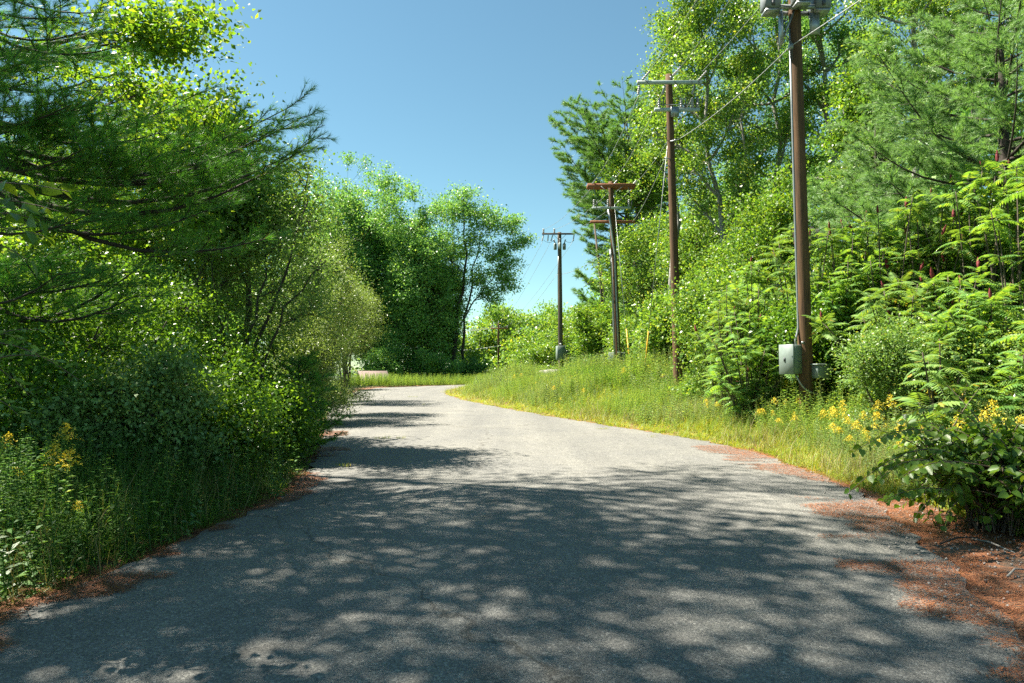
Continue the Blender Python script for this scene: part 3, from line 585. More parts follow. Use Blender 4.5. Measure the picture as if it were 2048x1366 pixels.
for k, (dx3, dx4, n_) in enumerate(((-1.15, -1.28, 'left'), (.12, -.42, 'middle'), (1.25, 1.1, 'right'))):
    wire(f'{n_} of three bare wires between the rust-red armed pole and the lone pole', W(p3, a3(za3 - .05, dx3, .25)), W(p4, a4(za4 + .35, dx4, -.2)), .35, .010)
wire('low grey wire from half-way up the lone pole to the conduit pole', W(p3, a3(Z(495, y3), -.15, 0)), W(p4, a4(Z(548, y4), .16, -.1)), .25, .014)
for dx4, zz4, dx5, zz5, n_ in ((-1.35, za4 - .6, -1.0, za5 + .4, 'leftmost'), (-.7, za4 - .6, .2, za5 + .4, 'second'), (-.15, Z(545, y4), 0, Z(685, y5), 'fourth'), (1.05, za4 - .6, 1.3, za5 + .4, 'third')):
    wire(f'{n_} of four wires dropping from the lone pole behind the far trees', W(p4, a4(zz4, dx4, -.1)), W(p5, a5(zz5, dx5, -.15)), .5, .011)
for dx, zz, n_ in ((-1.0, za5 + .3, 'upper front'), (.2, za5 + .3, 'upper middle'), (1.3, za5 + .3, 'upper back'), (0, Z(692, y5), 'lower')):
    wire(f'{n_} thick wire strung from the small far pole behind the maples', W(p5, a5(zz, dx, -.15)), np.array([x5 - 16, y5 + 2 + dx, zz - .6]), .5, .02 if zz > 6 else .05)
# guy wires
def guy(label, top, bot, glen):
    top, bot = np.array(top), np.array(bot); d = norm(top - bot); root = empty('guy_wire', bot, label, 'guy wire'); L = np.linalg.norm(top - bot)
    make_mesh('cable', [(*tube([d * (-.1), d * L], .014, 5), 0)], GALV, root)
    make_mesh('yellow_guard', [(*tube([d * .0, d * glen], .03, 10), 0)], YELP, root, True)
yg = 37.5; xg = X(1263, yg); guy('guy wire of the conduit pole, its foot in a yellow plastic guard', W(p3, a3(za3 - .4, .1, -.1)), (xg, yg, g1(xg, yg)), 3.1)
yg = 29.; xg = X(1285, yg); guy('thin guy wire of the double-grey-armed pole, its foot in a yellow plastic guard', W(p2, a2(zl - .6, 0, .2)), (xg, yg, g1(xg, yg)), 2.65)

# ------------------------------------------------------------------ rocks, shed, house
def rock(label, x, y, s, seed, sink=.0):
    rng = np.random.default_rng(seed); n, k = 12, 9; V = []
    for i in range(k):
        ph = math.pi * i / (k - 1)
        for j in range(n):
            a = j / n * 2 * math.pi; u = np.array([math.sin(ph) * math.cos(a), math.sin(ph) * math.sin(a), math.cos(ph)])
            f = 1 + .16 * math.sin(3 * u[0] + seed) + .14 * math.sin(4 * u[1] + 2 * seed) + .1 * math.sin(5 * u[2] + u[0] * 4)
            V.append(np.sign(u) * np.abs(u) ** .75 * f * np.array(s) / 2)
    Fq = [[i * n + j, (i + 1) * n + j, (i + 1) * n + (j + 1) % n, i * n + (j + 1) % n] for i in range(k - 1) for j in range(n)]
    o = make_mesh('rock', [(np.array(V), np.array(Fq), 0)], STONE); o.location = (x, y, g1(x, y) + s[2] * .3 - sink); return tag(o, label, 'rock')
STONE = plain('fieldstone', (.24, .22, .2), .9, 0, .3, 5)
yr = 50; rock('flat grey boulder in the weeds left of the lone pole', X(1098, yr), yr, (2.4, 1.4, 1.1), 1, .15)
yr = 30; rock('pale boulder in the weeds right of the yellow guards', X(1318, yr), yr, (1.1, .8, .9), 2, .12)
yr = 27; rock('small pale boulder half hidden behind the second pole', X(1346, yr), yr, (.8, .7, 1.0), 3, .2)
SHING = plain('brown_shingles', (.13, .095, .085), .9, 0, .2, 30); WALLT = plain('tan_wall', (.2, .17, .13), .8); 
def house(name, label, x, y, base, w, d, eave, ridge, rz, wall, roof, over=.35):
    root = empty(name, (x, y, base), label, 'building', rz=rz); a, b = w / 2, d / 2; rh = ridge - eave
    V = [(-a, -b, 0), (a, -b, 0), (a, b, 0), (-a, b, 0), (-a, -b, eave), (a, -b, eave), (a, b, eave), (-a, b, eave), (-a, 0, ridge), (a, 0, ridge)]
    make_mesh('wall', [(V, [np.array([[0, 1, 5, 4], [2, 3, 7, 6]]), np.array([[1, 2, 6, 9, 5], [3, 0, 4, 8, 7]])], 0)], wall, root)
    for s in (-1, 1):
        sl = rh / b; y0 = (b + over) * s; z0 = eave - over * sl; t = .12
        P = np.array([(-a - over, y0, z0), (a + over, y0, z0), (a + over, 0, ridge), (-a - over, 0, ridge)])
        Q = np.concatenate([P + np.array([0, 0, .02]), P + np.array([0, 0, .02 + t])])
        make_mesh('roof', [(Q, np.array([[3, 2, 1, 0], [4, 5, 6, 7], [0, 1, 5, 4], [1, 2, 6, 5], [2, 3, 7, 6], [3, 0, 4, 7]]), 0)], roof, root)
    for q in (-.28, .28):
        f = make_mesh('window', [(*box((a * 2 * q, -b - .01, eave * .58), (.9, .06, 1.1)), 0)], WHITE, root)
        make_mesh('pane', [(*box((a * 2 * q, -b - .045, eave * .58), (.74, .02, .94)), 0)], plain('dark_pane', (.05, .06, .07), .1), f)
    return root
house('shed', 'low tan shed with a brown shingle roof down beyond the left edge of the bend', X(742, 76), 77, -2.3, 2.6, 3.4, 2.3, 3.55, .45, WALLT, SHING)
yh = 42; house('house', 'grey house half hidden by trees on the slope behind the nearest pole', X(1560, yh), yh, g1(X(1560, yh), yh) - .3, 7, 6, 3.0, 5.2, .55, plain('grey_siding', (.3, .33, .34), .7), plain('dark_shingles', (.04, .038, .036), .9, 0, .2, 30), .5)

# ------------------------------------------------------------------ trees, left of the road
def at(px, Y, sink=0): x = X(px, Y); return (x, Y, g1(x, Y) - sink)
def crel(loc, px, py, Y): return np.array([X(px, Y) - loc[0], Y - loc[1], Z(py, Y) - loc[2]])
# near white pine: trunk just outside the frame, boughs reaching over the verge
ploc = (-7.4, 8.3, 0)
def bough(px, py, Y, z0, rise=None):
    e = np.array([X(px, Y) - ploc[0], Y - ploc[1], Z(py, Y)]); L = math.hypot(e[0], e[1])
    return (z0, math.atan2(e[1], e[0]), L, (e[2] - z0) / L - .10)
cust = [bough(640, 250, 9.2, 4.3), bough(605, 285, 9.0, 4.2), bough(600, 215, 9.4, 4.5), bough(545, 235, 8.8, 4.5), bough(575, 195, 9.0, 4.7), bough(520, 470, 8.6, 4.6), bough(400, 410, 8.4, 4.2), bough(340, 330, 8.8, 5.0), bough(300, 250, 8.2, 5.4), bough(250, 540, 7.6, 3.4),
        bough(290, 590, 7.9, 3.0), bough(160, 420, 7.4, 4.0), bough(180, 300, 7.6, 4.8), bough(120, 200, 7.3, 5.2), bough(190, 150, 8.0, 5.9), bough(215, 70, 8.2, 6.4), bough(110, 20, 8.0, 6.8), bough(190, 10, 8.6, 7.0), bough(60, 160, 7.6, 5.6), bough(90, 540, 7.0, 3.0), bough(170, 40, 8.4, 6.4), bough(60, 90, 7.5, 6.0), bough(450, 330, 9.4, 4.8)]
pine('white_pine', 'big dark white pine at the left road edge, its long boughs hanging over the verge', ploc, 17, 2.4, 4.0, 46, 11, 'pine', .14, .0046, 20, .08, .26, .35, cust, None, .13, .36, twd=.29, twmin=.34)
# broad-leaved tree behind the pine whose crown shades the road
l = (-11.0, 13.0, 0); rng = np.random.default_rng(5)
lob = lobes_of(rng, (2.7, -3.2, 15.5), (5.6, 4.8, 3.0), 18, .26, 9, .3, 1.0) + [(*crel(l, 350, 40, 14.2), .8, .8, .6, 16), (*crel(l, 300, 60, 14.0), .7, .7, .5, 14), (*crel(l, 250, 20, 14.5), .8, .8, .5, 10), (*crel(l, 60, 90, 17), 1.2, 1, 1.2, 14),
    (*crel(l, 290, 170, 15.5), .9, .8, .7, 18), (*crel(l, 330, 215, 16.5), .9, .8, .7, 16), (*crel(l, 225, 150, 16.5), .9, .8, .7, 12)]
tree('oak_tree', 'tall yellow-green oak behind the dark pine, a leafy branch reaching over the sky', 'tree', l, [([(0, 0, -.3), (.3, 0, 5), (1.4, -.8, 12.5), (2.8, -2, 16.5)], .2, .03)], lob, (.12, .085), 44, .38, 'oak', BARKD, 5, limb_r=.12)
l = (-10.4, 4.6, 0); rng = np.random.default_rng(15)
tree('maple_tree', 'tall maple beside the big dark pine, its crown throwing dappled shade over the near road', 'tree', l, [([(0, 0, -.3), (.3, 0, 6), (1.5, 0, 12), (2.5, 0, 17)], .17, .03)], [(-1.2, 1.8, 13.6, 1.6, 1.4, 1.1, 9), (-2.6, .6, 14.2, 1.5, 1.4, 1.1, 9), (-.2, 3.2, 14.2, 1.4, 1.3, 1, 8)] + lobes_of(rng, (2.2, .9, 14.0), (6.0, 5.2, 3.0), 21, .26, 9, .3, 1.0), (.16, .12), 54, .44, 'oak', BARKD, 15, limb_r=.1)
LT = [  # name, label, px, Y, top py, crown centre py, radii, leaf, mat, seed
 ('yellow-green tree rising behind the pointed pine bough', 405, 13.3, 205, 300, (1.25, 1.3, 1.4), (.09, .06), 'oak', 21),
 ('light green tree between the oak and the pine bough, yellow-leaved', 290, 14.5, 300, 390, (1.5, 1.5, 1.5), (.09, .06), 'oak', 22),
 ('round light green tree under the pointed pine bough', 495, 13.6, 325, 420, (1.05, 1.1, 1.05), (.09, .055), 'bright', 24),
 ('leafy green tree low behind the pine foliage', 180, 17, 380, 470, (2.0, 1.8, 1.8), (.10, .065), 'bright', 25),
 ('dark-stemmed green tree under the hanging pine boughs', 400, 15.5, 450, 550, (1.7, 1.5, 1.5), (.08, .05), 'bright', 26),
 ('green tree at the frame edge behind the pine trunk', 40, 22, 330, 450, (3, 2.6, 3), (.11, .07), 'oak', 27)]
for (lab, px, Y, tpy, cpy, r, lf, m_, sd) in LT:
    lo = at(px, Y); simple_tree('broadleaf_tree', lab, 'tree', lo, Z(tpy, Y) - lo[2], (0, 0, Z(cpy, Y) - lo[2]), r, sd, 11, 15, .12, leaf=lf, nl=48, cr=.36, lm=m_, bark=BARKD, group='roadside trees on the left')
# tall shrub with visible forking stems
l = at(482, 12.2); ln = lambda px, py, Y=14: crel(l, px, py, Y - 1.8)
stems = [([(0, 0, -.2), ln(505, 690), ln(560, 600), ln(585, 480), ln(612, 400)], .05, .012), ([(.05, .1, -.2), ln(500, 670, 14.2), ln(530, 560, 14.3), ln(525, 470, 14.4)], .045, .012), ([(.1, 0, -.1), ln(540, 660, 13.8), ln(610, 560, 13.7), ln(650, 520, 13.6)], .035, .01), ([(-.1, .2, -.1), ln(440, 640, 14.6), ln(420, 520, 14.8)], .035, .01)]
lob = [(*ln(600, 430), .7, .6, .6, 20), (*ln(560, 470, 14.6), .8, .7, .7, 22), (*ln(500, 480, 15), .9, .8, .8, 24), (*ln(640, 530, 13.8), .6, .6, .6, 18), (*ln(560, 570, 14.8), .8, .7, .7, 24), (*ln(450, 560, 15), .9, .8, .8, 26), (*ln(620, 620, 14.2), .7, .6, .6, 20), (*ln(400, 640, 14.8), .9, .8, .8, 26), (*ln(530, 660, 14.9), .8, .6, .6, 20), (*ln(600, 350), .35, .3, .5, 8), (*ln(440, 470, 15.4), .9, .8, .8, 22)]
tree('olive_shrub', 'tall grey-green shrub with dark forking stems leaning to the road', 'shrub', l, stems, lob, (.055, .022), 60, .26, 'olive', BARKD, 31, limb_r=.5, up=.5)
# silvery willows
for lab, px, Y, tpy, r, m_, sd, k in [('pale silvery willow bush spilling over the left road edge', 640, 24, 500, (1.5, 1.5, 2.0), 'willow', 41, 10), ('pale willow bush at the far end of the left verge', 688, 31, 560, (1.3, 1.6, 1.9), 'willow', 42, 9), ('grey-green willow behind the forking shrub', 585, 21, 430, (1.5, 1.6, 2.6), 'olive', 43, 10), ('dense willow thicket low beside the road, under the silvery willow', 615, 20, 640, (1.0, 1.3, 1.1), 'willow', 44, 8), ('pale willow bush above the sunny bend, behind the other willows', 640, 34, 480, (1.9, 2, 2.8), 'willow', 45, 9)]:
    lo = at(px, Y); H = Z(tpy, Y) - lo[2]
    st = [([(0, 0, -.2), (q * .3, w * .2, H * .4), (q * .9, w * .6, H * .85)], .045, .012) for q, w in ((-.9, .3), (0, -.5), (.9, .4), (.3, .9))]
    tree('willow_bush', lab, 'bush', lo, st, lobes_of(np.random.default_rng(sd), (0, 0, H - r[2] * 1.02), r, k + 4, .42, 22, .4, .9) + [(q * .8, -.3, .6, .6, .6, .5, 16) for q in (-1, 0, 1)], (.075, .022), 55, .28, m_, BARK, sd, 'willow bushes along the left verge', limb_r=.5, up=.4)
# dark understory shrubs in the shade of the pine
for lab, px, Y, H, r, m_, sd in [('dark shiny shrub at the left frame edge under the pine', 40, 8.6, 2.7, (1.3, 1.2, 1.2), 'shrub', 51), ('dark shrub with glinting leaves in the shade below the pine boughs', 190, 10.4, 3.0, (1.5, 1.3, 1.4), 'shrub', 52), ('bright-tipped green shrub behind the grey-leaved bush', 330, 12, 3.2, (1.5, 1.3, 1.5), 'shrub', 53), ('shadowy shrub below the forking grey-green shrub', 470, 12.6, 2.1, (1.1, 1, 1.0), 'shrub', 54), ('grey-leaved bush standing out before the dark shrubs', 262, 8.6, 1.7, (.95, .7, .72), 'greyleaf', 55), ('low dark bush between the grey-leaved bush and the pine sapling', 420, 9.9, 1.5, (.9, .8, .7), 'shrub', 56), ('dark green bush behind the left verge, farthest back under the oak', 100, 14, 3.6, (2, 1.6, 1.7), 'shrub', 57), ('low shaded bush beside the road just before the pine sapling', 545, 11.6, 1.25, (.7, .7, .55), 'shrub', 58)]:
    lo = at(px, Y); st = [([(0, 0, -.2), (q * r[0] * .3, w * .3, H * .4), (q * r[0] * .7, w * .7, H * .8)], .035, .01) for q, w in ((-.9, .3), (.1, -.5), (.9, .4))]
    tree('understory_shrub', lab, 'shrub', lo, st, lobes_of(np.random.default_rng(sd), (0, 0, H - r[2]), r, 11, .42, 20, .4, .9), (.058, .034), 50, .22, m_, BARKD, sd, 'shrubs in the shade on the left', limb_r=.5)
pine('pine_sapling', 'small soft green pine sapling at the left road edge', at(598, 12.8), 1.75, .1, .85, 40, 61, 'pine', .11, .006, 17, .06, .03, .7, (), None, .05, .38, twd=.12)
# maples across the bend
FM = [('narrow maple left of the shed roof, behind the willows', 735, 92, 470, 620, (3.6, 3, 8), 77, 0), ('leftmost and broadest of the maples across the bend', 690, 90, 330, 520, (6.2, 6, 12), 71, 0), ('maple filling the gap behind the broad left maple', 615, 94, 380, 560, (5.6, 5, 12), 72, 0), ('middle maple across the bend, crown in two peaks', 770, 96, 362, 550, (5.4, 5.5, 12.5), 73, 0), ('rounded bright maple in front of the middle maple', 828, 88, 395, 570, (4.8, 4.4, 10.5), 74, 0), ('lower maple hiding the foot of the middle maple', 868, 95, 470, 620, (4.6, 4.5, 9), 75, 0)]
for lab, px, Y, tpy, cpy, r, sd, _ in FM:
    lo = at(px, Y); simple_tree('maple_tree', lab, 'tree', lo, Z(tpy, Y) - lo[2], (0, 0, Z(cpy, Y) - lo[2]), r, sd, 40, 17, .3, leaf=(.25, .18), nl=46, cr=.74, lm='maple', bark=BARKD, sub=.27, limb_r=.3, group='maples across the bend', flat=.5)
Y = 92; l = at(905, Y); c = lambda px, py, Y=92: crel(l, px, py, Y)
st = [([(0, 0, -.3), c(908, 660), c(925, 600), c(930, 520), c(925, 400)], .34, .05), ([(.9, .4, -.3), c(925, 690), c(935, 600), c(945, 520), c(970, 440)], .24, .04), ([c(920, 650), c(955, 590), c(985, 560), c(1010, 520)], .12, .03)]
lob = [(*c(925, 395), 1.6, 1.6, 1.4, 22), (*c(900, 420), 1.4, 1.5, 1.5, 22), (*c(955, 420), 1.6, 1.6, 1.3, 22), (*c(990, 445), 1.5, 1.5, 1.2, 20), (*c(1025, 450), 1.2, 1.3, .9, 16), (*c(1040, 480), .8, 1, .8, 12), (*c(985, 500), 1.5, 1.6, 1.2, 20), (*c(930, 480), 1.7, 1.7, 1.5, 22), (*c(880, 490), 1.5, 1.5, 1.5, 20), (*c(1010, 535), 1.4, 1.4, 1.0, 18), (*c(960, 550), 1.5, 1.5, 1.2, 18), (*c(1015, 565), 1.0, 1, .7, 12), (*c(900, 555), 1.6, 1.6, 1.4, 20), (*c(975, 590), 1.3, 1.3, .9, 14), (*c(890, 620), 1.5, 1.4, 1.2, 16)]
lob = [(x_, y_, z_, a_ * 1.55, b_ * 1.5, c_ * 1.5, int(n_ * 1.3)) for x_, y_, z_, a_, b_, c_, n_ in lob]
tree('maple_tree', 'rightmost maple across the bend, open crown on dark forking trunks', 'tree', l, st, lob, (.25, .18), 46, .8, 'maple', BARKD, 76, group='maples across the bend', limb_r=.35, flat=.45)
for lab, px, Y, H, r, sd in [('shaded bush at the foot of the maples, left of centre', 795, 87, 8.0, (4.2, 3, 3.8), 81), ('shaded bush at the foot of the rightmost maple', 872, 86, 6.6, (3.2, 3, 3.2), 82), ('low bush behind the pale far end of the road', 935, 90, 4.6, (3, 2.4, 2.2), 83), ('dark bush beside the brown-roofed shed', 768, 84, 6.5, (2.2, 2, 3.2), 84)]:
    lo = at(px, Y); simple_tree('bush', lab, 'bush', lo, H, (0, 0, H - r[2] - .2), r, sd, 14, 20, .08, leaf=(.2, .14), nl=36, cr=.5, lm='maple', bark=BARKD, sub=.4, group='bushes at the foot of the maples')

# ------------------------------------------------------------------ trees, right of the road
l = at(1262, 52); H = Z(222, 52) - l[2]
pine('white_pine', 'tall blue-green white pine behind the rust-red armed pole, leaning branches to the sky', l, H, 1.5, 6.8, 96, 91, 'pinemid', .34, .022, 18, .115, .34, .42, (), lambda a: .92 + .2 * math.cos(a - math.pi), .1, .34, (-.4, 0), None, .38, .34, .7, lambda t: float(np.interp(t, [0, .42, .58, .66, .8, 1], [.5, .5, .85, 1, .8, .22])))
l = at(2020, 17); pine('white_pine', 'big soft light green white pine on the slope at the right edge, before the birches', l, 8.1, .2, 5.4, 62, 92, 'pinelight', .18, .0105, 18, .075, .24, .6, (), None, .12, .36, (0, 0), None, .34, .22, .4)
l = at(1760, 21.5); pine('white_pine', 'smaller light green pine between the nearest pole and the big right pine', l, 6.8, .2, 3.3, 64, 93, 'pinelight', .18, .0115, 17, .08, .14, .7, (), None, .1, .36, twd=.28)
l = at(1175, 84); pine('pine_tree', 'small dark pine on the skyline left of the tall white pine', l, Z(600, 84) - l[2], 1.5, 4.2, 52, 94, 'pinemid', .4, .034, 12, .34, .2, .8, (), None, .1, .3, (0, 0), None, .3, .5)
make_snag = lambda lab, px0, px1, py1, Y, r: tag(make_mesh('dead_trunk', [(*tube([np.array(at(px0, Y, .3)), np.array([X((px0 * .6 + px1 * .4), Y), Y, Z(py1 + 130, Y)]), np.array([X(px1, Y), Y, Z(py1, Y)])], [r, r * .8, r * .45], 8), 0)] + [(*tube([np.array([X(px1 + 4, Y), Y, Z(py1 + q, Y)]), np.array([X(px1 + 4 + s * 26, Y), Y + .3, Z(py1 + q + 18, Y)])], .02, 4), 0) for q, s in ((60, 1), (110, -1), (90, 1))], BARK), lab, 'dead tree')
make_snag('thin dead grey trunk left of the rust-red armed pole', 1212, 1190, 445, 50, .13); make_snag('short leaning dead trunk beside the thin dead trunk', 1218, 1203, 530, 51, .13)
# aspens and birches
def aspen(lab, px, Y, tpy, lowpy, wpx, seed, bark=BARKG, m_='aspen', lean=0, two=False, name='aspen_tree', nlob=24, base=None):
    lo = at(px, Y); H = Z(tpy, Y) - lo[2]; zl = Z(lowpy, Y) - lo[2]; rx = wpx / F_PX * Y; rng = np.random.default_rng(seed); lob = []
    for i in range(nlob):
        t = (i + .5) / nlob; z = zl + (H - zl) * t; a = i * 2.39996 + rng.uniform(-.4, .4); f = rx * (.35 + .65 * math.sin(math.pi * min(1, t * .8 + .2))) * rng.uniform(.45, .95)
        s = rx * rng.uniform(.26, .4); lob.append((f * math.cos(a) + lean * t, f * .9 * math.sin(a), z, s, s, s * .8, 15))
    st = [([(0, 0, -.4), (lean * .3, 0, H * .4), (lean * .6, .1, H * .7), (lean, 0, H)], .17, .03)]
    if two: st.append([[(.25, .2, -.4), (.6, .2, H * .3), (1.0, .3, H * .6), (1.4, .2, H * .9)], .14, .02])
    tree(name, lab, 'tree', lo, st, lob, (.105, .085), 60, .36, m_, bark, seed, 'aspens and birches on the right slope', limb_r=.32, droop=.5, up=.3)
aspen('aspen with twin pale trunks just right of the double-grey-armed pole', 1452, 30, -60, 420, 125, 101, lean=-1.0, two=True, nlob=26)
aspen('slender aspen left of its twin-trunked neighbour, tip rising over the grey crossarms', 1345, 33, 20, 330, 62, 102, lean=.4, nlob=14)
aspen('aspen straight behind the nearest pole', 1560, 32, -200, 330, 120, 103, m_='aspen', nlob=22)
aspen('dark-leaved birch right of the nearest pole, sky showing through', 1665, 31, -260, 250, 115, 104, m_='maple', nlob=20)
aspen('birch with a white trunk reaching the top of the picture, right of the dark-leaved birch', 1840, 27, -260, 190, 130, 105, m_='aspen', nlob=20)
aspen('birch standing behind the big right pine', 1960, 29, -250, 160, 130, 106, m_='aspen', nlob=18)
aspen('yellow-green aspen low between the nearest pole and the small pine', 1735, 24, 150, 430, 75, 107, m_='bright', nlob=16)
aspen('leafy aspen in the second row, left of the house', 1490, 44, 90, 480, 140, 108, m_='maple', nlob=20)
aspen('leafy tree in the second row, right of the house', 1700, 46, 40, 450, 150, 109, m_='maple', nlob=20)
aspen('leafy tree in the second row behind the small pine', 1860, 44, -40, 420, 160, 110, m_='maple', nlob=20)
aspen('leafy tree in the second row at the right frame edge', 2040, 42, -60, 420, 160, 111, m_='maple', nlob=18)
RT = [('bright yellow-green maple in front of the tall white pine, right of the red arms', 1275, 47, 295, 360, (1.9, 1.9, 2.2), 'bright', 121, .13),
 ('wide green tree between the conduit pole and the double-grey-armed pole', 1305, 40, 385, 530, (2.6, 2.4, 4.2), 'aspen', 122, .13), ('green tree left of the double-grey-armed pole, before the second row', 1395, 36, 400, 520, (2.2, 2.2, 3.2), 'aspen', 123, .12),
 ('leafy tree under the twin-trunked aspen, beside the second pole', 1448, 28, 500, 590, (1.4, 1.4, 1.8), 'bright', 124, .1), ('yellow-green tree left of the nearest pole, over the sumac', 1545, 25, 385, 480, (1.3, 1.5, 1.9), 'bright', 125, .1)]
for lab, px, Y, tpy, cpy, r, m_, sd, lf in RT:
    lo = at(px, Y); simple_tree('broadleaf_tree', lab, 'tree', lo, Z(tpy, Y) - lo[2], (0, 0, Z(cpy, Y) - lo[2]), r, sd, 15, 18, .12, leaf=(lf, lf * .68), nl=44, cr=.4, lm=m_, bark=BARK, group='trees on the right slope')
RB = [('leafy bush mixed into the sumacs just right of the nearest pole', 1725, 17.2, 500, (1.0, .9, 1.0), 'aspen', 151), ('leafy bush mixed into the sumacs below the big right pine', 1850, 16.6, 470, (1.0, .9, 1.0), 'broad', 152), ('leafy bush among the sumacs near the right frame edge', 2010, 15.8, 400, (.9, .8, .9), 'aspen', 153), ('low leafy bush at the foot of the sumacs, right of the star-shaped one', 1960, 13.4, 690, (.6, .6, .5), 'aspen', 154), ('leafy bush left of the grey boxes, behind the low pale sumac', 1440, 21, 560, (1.1, 1, 1.0), 'aspen', 155), ('green bush around the foot of the lone pole', 1150, 56, 625, (2.4, 2, 2.0), 'aspen', 131), ('yellowish bush left of the conduit pole', 1195, 47, 610, (1.8, 1.8, 1.9), 'bright', 132), ('leafy bush behind the yellow guards', 1275, 42, 640, (1.8, 1.6, 1.6), 'aspen', 133), ('grey-green bush right of the yellow guards', 1320, 33, 650, (1.1, 1.2, 1.1), 'olive', 134), ('vine-covered bush left of the second pole', 1335, 30, 590, (1.0, 1.2, 1.5), 'aspen', 135), ('vine-covered bush right of the second pole', 1450, 25.5, 610, (1.3, 1.2, 1.3), 'aspen', 136),
 ('silvery-leaved bush right of the nearest pole', 1765, 12.8, 655, (.62, .6, .65), 'olive', 137), ('green bush under the sumacs at the right edge', 1850, 13.2, 680, (.9, .8, .6), 'weed', 138), ('dark bush behind the sumacs on the slope', 1960, 15.5, 470, (2, 1.5, 1.6), 'shrub', 139), ('dark bush in the shade behind the nearest pole', 1660, 16.8, 560, (1.3, 1.2, 1.3), 'shrub', 140), ('leafy thicket behind the left sumacs', 1560, 20, 560, (1.9, 1.4, 1.5), 'aspen', 141), ('bush by the frame edge below the sumacs', 2035, 12, 640, (.9, .8, .7), 'weed', 142), ('green bush left of the lone pole', 1075, 62, 690, (2.4, 2, 1.6), 'aspen', 143)]
for lab, px, Y, tpy, r, m_, sd in RB:
    lo = at(px, Y); H = Z(tpy, Y) - lo[2]; lf = .055 if Y < 14 else (.085 if Y < 30 else .14)
    st = [([(0, 0, -.2), (q * r[0] * .3, w * .3, H * .4), (q * r[0] * .7, w * .7, H * .8)], .03, .01) for q, w in ((-.9, .3), (.1, -.5), (.9, .4))]
    lb = lobes_of(np.random.default_rng(sd), (0, 0, H - r[2]), r, 12, .42, 20, .4, .9) + ([(q * r[0] * .6, 0, (H - 2 * r[2]) * .5, r[0] * .5, r[1] * .5, max(.3, (H - 2 * r[2]) * .5), 16) for q in (-1, 0, 1)] if H > 2 * r[2] + .5 else [])
    tree('bush', lab, 'bush', lo, st, lb, (lf, lf * (.42 if m_ == 'olive' else .6)), 48, .22 if Y < 14 else .34, m_, BARK, sd, 'bushes along the right bank', limb_r=.5)

# ------------------------------------------------------------------ far woods: one mass beyond the bend, one on each side
def woods(name, label, spots, lm, seed, leaf=.45):
    rng = np.random.default_rng(seed); parts, wood = [], []
    for (x, y, H, r) in spots:
        b = g1(x, y); n = 26
        for i in range(n):
            u = norm(rng.normal(size=3)); c = np.array([x, y, b + H - r * 1.25]) + u * np.array([r, r, r * 1.25]) * rng.uniform(.35, .95)
            k = 95; P = c + rng.normal(size=(k, 3)) * r * .2 * np.array([1, 1, .7]); V, Fq = leaf_quads(P, leaf, leaf * .7, rng, .6); parts.append((V, Fq, 0))
        for i in range(10):
            c = np.array([x + rng.uniform(-r, r), y + rng.uniform(-r, r), b + rng.uniform(.5, H * .4)]); P = c + rng.normal(size=(70, 3)) * r * .3
            V, Fq = leaf_quads(P, leaf, leaf * .7, rng, .6); parts.append((V, Fq, 0))
        parts.append((*tube([(x, y, b - .3), (x, y, b + H * .8)], [.25, .05], 6), 1))
    tag(make_mesh(name, parts, [LM[lm], BARKD]), label, 'woods', None, 'stuff')
rng = np.random.default_rng(77)
woods('distant_woods', 'hazy green distant woods beyond the bend', [(X(px, Y), Y, Z(tp, Y) - 0, 4.2) for px, Y, tp in [(960, 112, 612), (985, 114, 600), (1000, 118, 606), (1040, 122, 602), (1075, 116, 612), (1105, 124, 606), (1140, 110, 612), (1175, 115, 600), (1020, 104, 660), (1065, 100, 650), (1110, 96, 640), (1150, 92, 625), (950, 98, 680), (1085, 90, 668), (1215, 105, 590), (1250, 110, 560), (910, 120, 600), (870, 118, 560), (1000, 150, 610), (1100, 150, 600), (820, 112, 560), (760, 110, 560), (700, 112, 560)]], 'aspen', 1)
woods('left_woods', 'shadowy woods behind the trees on the left', [(x, y, rng.uniform(9, 12), 3.2) for x, y in [(-18, 24), (-16, 31), (-21, 36), (-17, 41), (-24, 28), (-27, 38), (-20, 50), (-26, 52), (-33, 44), (-20, 60), (-28, 64), (-37, 58), (-16, 53), (-22, 18), (-30, 20), (-36, 28)]], 'maple', 2, .32)
woods('right_woods', 'deep woods on the hill behind the trees on the right', [(x, y, h, 3.6) for x, y, h in [(18, 52, 13), (24, 50, 14), (30, 48, 15), (36, 44, 15), (14, 60, 13), (20, 64, 14), (27, 60, 15), (33, 56, 14), (26, 38, 13), (32, 34, 15), (24, 28, 11), (29, 24, 12), (12, 68, 12), (40, 36, 15), (16, 78, 12), (10, 62, 10), (22, 20, 9)]], 'maple', 3, .34)

